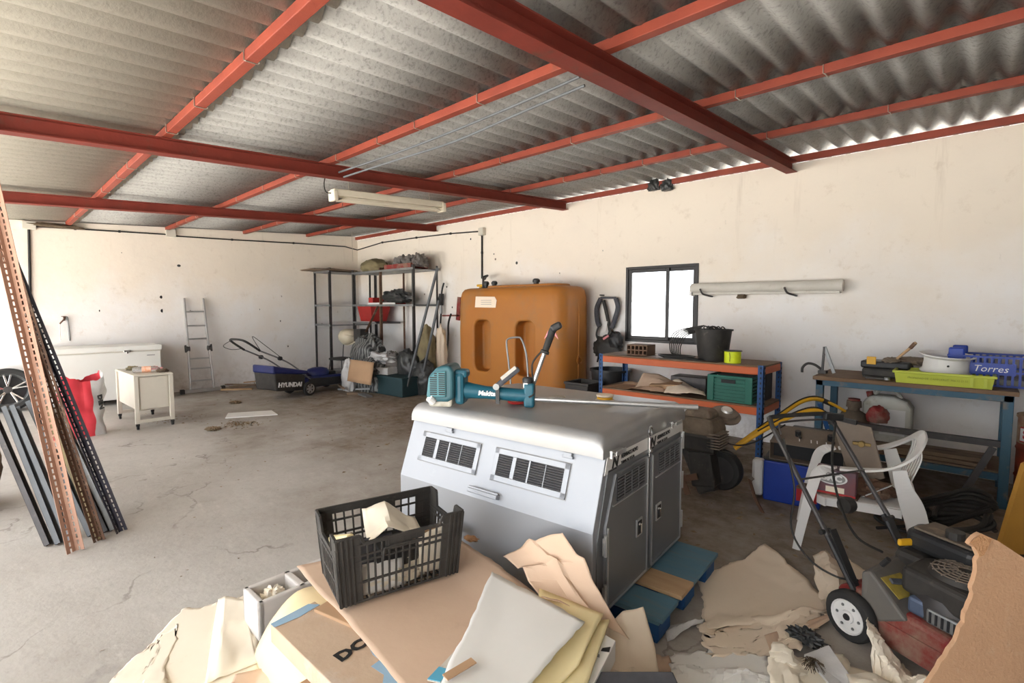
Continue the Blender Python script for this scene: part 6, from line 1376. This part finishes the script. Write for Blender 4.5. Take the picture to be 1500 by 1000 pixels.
for x in (0,CL):
    for y in (0,CW):
        b = MB()
        for k in range(4):
            f = .018*k; sx = 1 if x == 0 else -1; rod(b, (x+sx*f, y-(.004 if y == 0 else -.004), 0), (x+sx*f, y-(.004 if y == 0 else -.004), CH), .004)
        b.build('corner_rib', M['black_dusty'], cr)
# contents
CM = Matrix.Translation(ca) @ Matrix.Rotation(rzc, 4, 'Z')
def ci(x, y, z): return CM @ V((x, y, z))
cg = 'paper scraps in the black crate'
sheet('cream_sheet','cream folded sheet rising highest at the middle of the black crate','paper',[ci(.14,.10,.19),ci(.40,.08,.20),ci(.40,.23,.22),ci(.16,.26,.24)],M['cream_paper'],.03,12,12,5,5,.002,crease=[((.35,0),(.45,1),.05,.35)])
sheet('cream_sheet','cream sheet pressed against the crate front near its far end','paper',[ci(.34,.03,.03),ci(.48,.03,.03),ci(.47,.05,.20),ci(.35,.06,.19)],M['cream_paper'],.008,8,8,3,5,.002)
sheet('cream_sheet','pale sheet pressed low against the crate front near the lettered carton','paper',[ci(.09,.03,.02),ci(.28,.025,.02),ci(.27,.05,.11),ci(.10,.05,.12)],M['white_paper'],.008,8,8,8,5,.002)
o = MB().box((0,0,.055),(.20,.13,.11)).build('dark_box', M['black_plastic'], bevel=.004); o.location = ci(.245,.13,.07); o.rotation_euler=(R(12),R(8),rzc+.1); tag(o,'dark box standing inside the black crate behind the front lattice','box')
o = MB().box((0,0,.004),(.21,.13,.008)).build('grey_plate', M['strap_grey'], bevel=.002); o.location = ci(.15,.10,.14); o.rotation_euler=(R(60),R(0),rzc+.05); tag(o,'dark grey plate leaning against the front inside the crate','plate')
o = MB().box((0,0,0),(.035,.15,.03)).build('foam_stick', M['yellow_paper'], bevel=.008); o.location = ci(.045,.17,.205); o.rotation_euler=(R(-18),0,rzc+.35); tag(o,'pale yellow foam stick at the crate end nearest the block','stick')
o = MB().box((0,0,.03),(.16,.1,.06)).build('tan_carton', M['cardboard'], bevel=.003); o.location = ci(.39,.14,.10); o.rotation_euler=(.1,.1,rzc); tag(o,'small tan carton inside the crate at its far end','carton')
lump('paper_wad', 'crumpled pale paper filling the bottom of the black crate', 'paper', ci(.25,.15,.008), (.44,.25,.09), M['cream_paper'], 12, .4, 5, rz=rzc)
# ---------- sheets on the pile
o = sheet('white_sheet','large smooth white sheet lying on top of the paper pile','sheet',[atz(628,1036,.40),atz(722,835,.425),atz(858,911,.405),atz(745,1040,.39)],M['white_paper'],.006,20,20,3,2,.003,base=.395,rag=.025)
o = sheet('kraft_sheet','crumpled kraft sheet peaking up against the silver box corner','paper',[atz(737,816,.40),atz(824,786,.585),atz(922,918,.30),atz(800,868,.435)],M['kraft'],.03,26,26,6,4,.002,crease=[((.0,.5),(1,.35),.03,.12),((.45,0),(.6,1),.025,.12)])
sheet('yellow_envelope','yellow padded envelope sticking out beneath the white sheet','envelope',[atz(775,1030,.375),atz(790,865,.392),atz(884,893,.375),atz(848,970,.37)],M['yellow_paper'],.008,14,14,2,3,.008,base=.352)
sheet('yellow_envelope','second yellow envelope lower, its end showing by the dark plank','envelope',[atz(770,1040,.35),atz(840,905,.350),atz(893,905,.345),atz(850,1030,.345)],M['yellow_paper'],.006,10,10,4,3,.010,base=.33)
wb_ = thing('folder_box', 'white and tan folder box with dark printed edge under the yellow envelopes', 'box', atz(845,975,.30)); qd = [atz(790,1040,.325),atz(868,918,.325),atz(902,938,.325),atz(850,1040,.325)]; k0 = V(wb_.location); q = [p-k0 for p in qd]; bq = [p-V((0,0,.08)) for p in q]
MB().add(bq+q,[(3,2,1,0),(4,5,6,7)]+[(i,(i+1)%4,4+(i+1)%4,4+i) for i in range(4)]).build('folder_body', M['white_paper'], wb_, bevel=.003)
def onf(a, b_): return q[1]+(q[0]-q[1])*a+(q[2]-q[1])*b_+V((0,0,.0015))
for nm, mm, pts in (('tan_band','cardboard',[(.05,.0),(.1,.35),(1,.45),(1,.05)]),('printed_edge','print_black',[(.10,.95),(.16,.72),(.20,.72),(.16,1.0)]),('printed_edge','print_grey',[(.24,.75),(.28,.35),(.30,.35),(.27,.8)])):
    k_ = [onf(a,b_) for a,b_ in pts]; MB().add(k_,[(0,1,2,3)]).build(nm, M[mm], wb_, solid=.0008)
o = MB(); o.tube([(.022*cos(a),.013*sin(a),0) for a in [2*pi*k/18 for k in range(18)]], .004, 6, True); o = o.build('metal_ring', M['dark_steel'], smooth=True); o.location = atz(826,988,.335); o.rotation_euler=(0,0,.6); tag(o,'dark metal ring lying on the folder box','ring')
st_ = thing('plastic_strip', 'narrow clear-white plastic strip with a blue end between kraft and white sheet', 'strip', atz(660,968,.395))
k0 = V(st_.location); q = [atz(688,930,.398)-k0,atz(698,936,.398)-k0,atz(645,1000,.396)-k0,atz(626,996,.396)-k0]; MB().add(q,[(0,1,2,3)]).build('strip_film', M['old_white'], st_, solid=.003)
q2 = [q[2]+V((0,0,.004)),q[3]+V((0,0,.004)),q[3]*.75+q[0]*.25+V((0,0,.004)),q[2]*.75+q[1]*.25+V((0,0,.004))]; MB().add(q2,[(0,1,2,3)]).build('blue_end', M['blue_print2'] if 'blue_print2' in M else mat('blue_print2',(.12,.45,.65),.5), st_, solid=.002)
o = MB().bar(atz(652,992,.415)-atz(674,980,.415), atz(694,967,.418)-atz(674,980,.415), .03,.004).build('cardboard_tab', M['cardboard']); o.location = atz(674,980,.42); tag(o,'small brown cardboard tab lying on the corner of the white sheet','tab')
o = sheet('kraft_sheet','crumpled pale kraft sheet tumbling off the pile toward the pallet','paper',[atz(868,1000,.22),atz(880,905,.29),atz(942,905,.24),atz(972,1000,.06)],M['kraft_pale'],.06,22,22,3,4,.002,base=.01)
sheet('kraft_sheet','small kraft piece on the floor between the crumpled sheet and the white one','paper',[atz(958,1005,.01),atz(955,948,.06),atz(980,952,.03),atz(1000,1005,.01)],M['kraft'],.03,10,10,7,5,.002,base=.006)
dp_ = MB(); A0, A1 = atz(852,988,.30), atz(986,988,.30); dd_ = (A1-A0); dp_.box((0,0,0),(dd_.length,.26,.03)); o = dp_.build('grey_plank', M['strap_grey'], bevel=.008); o.location = (A0+A1)/2 + V((dd_.y,-dd_.x,0)).normalized()*.13; o.rotation_euler=(0,0,atan2(dd_.y,dd_.x)); tag(o,'dark grey plank lying across the lowest corner of the pile','plank')
k_ = carton('cardboard_carton', 'carton under the dark grey plank at the pile corner', tuple(V((o.location.x,o.location.y,0))), (.22,.2,.28), atan2(dd_.y,dd_.x))
# ---------- papers on the floor by the mower
def fz_(x, y, z=.004): return atz(x, y, z)
fg = 'paper on the floor by the red mower'
sheet('kraft_sheet','largest flat kraft sheet on the floor between pallet and mower wheel','paper',[fz_(1034,930),fz_(1024,842),fz_(1122,806),fz_(1232,892)],M['kraft_pale'],.055,30,30,3,3,.0015,base=.006,rag=.05)
sheet('kraft_sheet','kraft sheet lying between the largest sheet and the white crumpled paper','paper',[fz_(1034,957,.012),fz_(1028,912,.014),fz_(1212,895,.02),fz_(1165,962,.012)],M['kraft_pale'],.045,24,20,8,4,.0015,base=.014,rag=.08)
sheet('kraft_sheet','folded kraft strip running to the mower wheel','paper',[fz_(1128,952,.02),fz_(1120,930,.02),fz_(1222,893,.03),fz_(1228,906,.02)],M['kraft'],.02,14,8,5,4,.0015,base=.02)
sheet('white_crumpled_sheet','white crumpled paper at the very front of the floor papers','paper',[fz_(978,1030,.01),fz_(985,948,.03),fz_(1130,948,.03),fz_(1120,1030,.01)],M['white_paper'],.11,26,20,4,4,.0015,base=.012,rag=.06)
sheet('plastic_film','white plastic film scrap beside the blue pallet corner','film',[fz_(978,938,.01),fz_(972,905,.05),fz_(1036,898,.03),fz_(1030,918,.01)],M['white_bag'],.05,14,12,9,5,.001,base=.006)
sheet('kraft_sheet','crumpled kraft sheet under the mower handles behind the white wheel','paper',[fz_(1208,905,.01),fz_(1192,825,.03),fz_(1245,808,.05),fz_(1325,880,.02)],M['kraft_pale'],.075,24,24,12,4,.0015,base=.006,rag=.05)
sheet('kraft_sheet','kraft sheet with dried leaves at the foot of the grey triangular offcut','paper',[fz_(1120,1035,.01),fz_(1130,965,.03),fz_(1235,950,.03),fz_(1265,1030,.01)],M['cream_paper'],.06,24,20,14,4,.0015,base=.010,rag=.05)
sheet('cream_cloth','crumpled cream paper bunched against the red mower deck','paper',[fz_(1288,1010,.03),fz_(1266,930,.08),fz_(1322,922,.16),fz_(1375,1010,.10)],M['cream_paper'],.09,26,26,15,4,.0015,base=.006,rag=.04)
sheet('cream_sheet','cream sheet fanned out in front of the bunched paper by the red deck','paper',[fz_(1245,1035,.01),fz_(1232,958,.05),fz_(1290,975,.05),fz_(1345,1035,.02)],M['cream_paper'],.05,18,18,17,4,.0015,base=.008)
gp = [fz_(1178,958,.06),fz_(1214,944,.085),fz_(1275,1030,.05),fz_(1245,1035,.05)]; c0 = sum(gp,V())/4; b = MB(); b.add([p-c0 for p in gp]+[p-c0-V((0,0,.012)) for p in gp],[(0,1,2,3),(7,6,5,4)]+[(i,4+i,4+(i+1)%4,(i+1)%4) for i in range(4)]); o = b.build('grey_offcut', M['white_bag'], bevel=.002); o.location=c0; tag(o,'pale grey triangular plastic offcut lying on the crumpled papers','offcut')
lump('burnt_scrap', 'black burnt plastic scrap on the floor near the mower wheel', 'scrap', fz_(1178,938,.03), (.13,.08,.05), M['dark_bag'], 8, .7, 5)
tb = MB(); rnd = random.Random(2)
for k in range(40): a = rnd.uniform(-.5,.5); tb.tube([(0,rnd.uniform(-.02,.02),.02),(.13*cos(a),.13*sin(a)*.7,.03+rnd.uniform(0,.05))], .0015, 4)
o = tb.build('dried_broom', M['twig']); o.location = fz_(1188,968,.035); o.rotation_euler=(0,0,R(-75)); tag(o,'dried broom head under the grey triangular offcut','broom')
# ---------- cream sheets on the floor at the near side
sheet('cream_sheet','very large cream sheet spread on the floor beside the concrete block','sheet',[fz_(120,1045),fz_(268,895),fz_(372,872),fz_(390,1045)],M['cream_paper'],.016,28,28,3,3,.002,base=.006,rag=.06)
sheet('cream_sheet','narrow cream sheet lying along the outer edge of the very large one','sheet',[fz_(110,1045,.012),fz_(215,945,.014),fz_(262,910,.016),fz_(230,1045,.014)],M['cream_paper'],.012,18,18,9,3,.002,base=.010,rag=.05)
sheet('cream_sheet','cream folded sheet against the face of the concrete block','sheet',[fz_(300,1000,.02),fz_(320,880,.03),fz_(357,868,.10),fz_(378,965,.03)],M['cream_paper'],.02,18,18,12,4,.002,base=.014)
sheet('kraft_sheet','kraft scrap showing between cream sheets in front of the yellow mat','paper',[fz_(320,1045,.03),fz_(345,985,.035),fz_(385,975,.04),fz_(420,1045,.04)],M['kraft'],.03,14,14,16,4,.002,base=.03)
# ---------- leaf litter and crumbs trodden across the back of the floor
lb = MB(); rnd = random.Random(21)
def litter(n, cx, cy, sx, sy, s0=.008, s1=.03):
    for k in range(n):
        x, y = rnd.gauss(cx, sx), rnd.gauss(cy, sy)
        if not (XL+.1 < x < 2.5 and .05 < y < YB-.1): continue
        s = rnd.uniform(s0, s1); a = rnd.uniform(0, 2*pi); t = rnd.uniform(0,.4)*s
        lb.add([(x-s*cos(a),y-s*sin(a),.001),(x+s*.4*sin(a),y-s*.4*cos(a),.002+t),(x+s*cos(a),y+s*sin(a),.003),(x-s*.4*sin(a),y+s*.4*cos(a),.001)],[(0,1,2,3)])
litter(260, -7.2,2.35,.12,.10); litter(420, -6.6,4.2,1.4,.7); litter(260, -5.0,4.0,1.0,.8); litter(150, -2.2,3.9,.6,.5); litter(200, -.6,4.2,.5,.6); litter(160, -5.5,2.2,2.0,.9,.005,.016); litter(60,-8.1,1.9,.2,.2); litter(220,-9.5,4.5,.8,.8)
o = lb.build('leaf_litter', M['leaf_litter']); tag(o,'dry leaves and crumbs scattered over the dusty floor','leaf litter',kind='stuff')
rnd = random.Random(4)
for (px, py, lb_) in ((312,629,'small heap of dry twigs on the floor near the pale flat board'),(345,590,'dry twig clump by the ladder end of the floor'),):
    lump('twig_clump', lb_, 'twigs', atz(px,py), (.20,.15,.03), M['leaf_litter'], 5, .7, 5)
# ---------- light: open sky in front of the shed, sunlit yard outside
wd = bpy.data.worlds.new('World'); SC.world = wd; wd.use_nodes = True; nt = wd.node_tree
sky = nt.nodes.new('ShaderNodeTexSky'); sky.sky_type = 'HOSEK_WILKIE'; sky.turbidity = 4
SUNDIR = V((-.10, -.32, .94)).normalized()
sky.sun_direction = SUNDIR; sky.ground_albedo = .4
mx = nt.nodes.new('ShaderNodeMix'); mx.data_type = 'RGBA'; mx.inputs[0].default_value = .72
nt.links.new(sky.outputs[0], mx.inputs[6]); mx.inputs[7].default_value = (.95, .97, 1.0, 1)
bg = nt.nodes['Background']; nt.links.new(mx.outputs[2], bg.inputs[0]); bg.inputs[1].default_value = 3.7
sl = bpy.data.lights.new('sun', 'SUN'); sl.energy = 30.0; sl.angle = R(.6); sl.color = (1, .97, .92)
so = bpy.data.objects.new('sun', sl); COL.objects.link(so); so.rotation_euler = SUNDIR.to_track_quat('Z', 'Y').to_euler(); so.location = (5, 5, 12)
# sky portals in the openings guide the sampling of daylight
def portal(loc, rot, sx, sy):
    l = bpy.data.lights.new('sky_opening', 'AREA'); l.shape = 'RECTANGLE'; l.size = sx; l.size_y = sy; l.cycles.is_portal = True
    o = bpy.data.objects.new('sky_opening', l); COL.objects.link(o); o.location = loc; o.rotation_euler = rot
portal(((XL+XR)/2, YF-.4, 1.42), (R(-90), 0, 0), XR-XL, 2.84)
portal(((WX0+WX1)/2, YB+.2, (WZ0+WZ1)/2), (R(90), 0, 0), 1.0, 1.0)
# ---------- camera
cd = bpy.data.cameras.new('camera'); cd.sensor_width = 36; cd.lens = 36*F/1500; cd.clip_start = .05
co = bpy.data.objects.new('camera', cd); COL.objects.link(co); co.location = CAMP
co.rotation_euler = Matrix((RT, UP, -FW)).transposed().to_euler(); SC.camera = co
SC.view_settings.view_transform = 'Standard'; SC.view_settings.look = 'None'; SC.view_settings.gamma = 1; SC.view_settings.use_curve_mapping = False
SC.view_settings.exposure = 0.80
SC.cycles.use_denoising = True
SC.cycles.max_bounces = 10; SC.cycles.diffuse_bounces = 6; SC.cycles.sample_clamp_indirect = 8
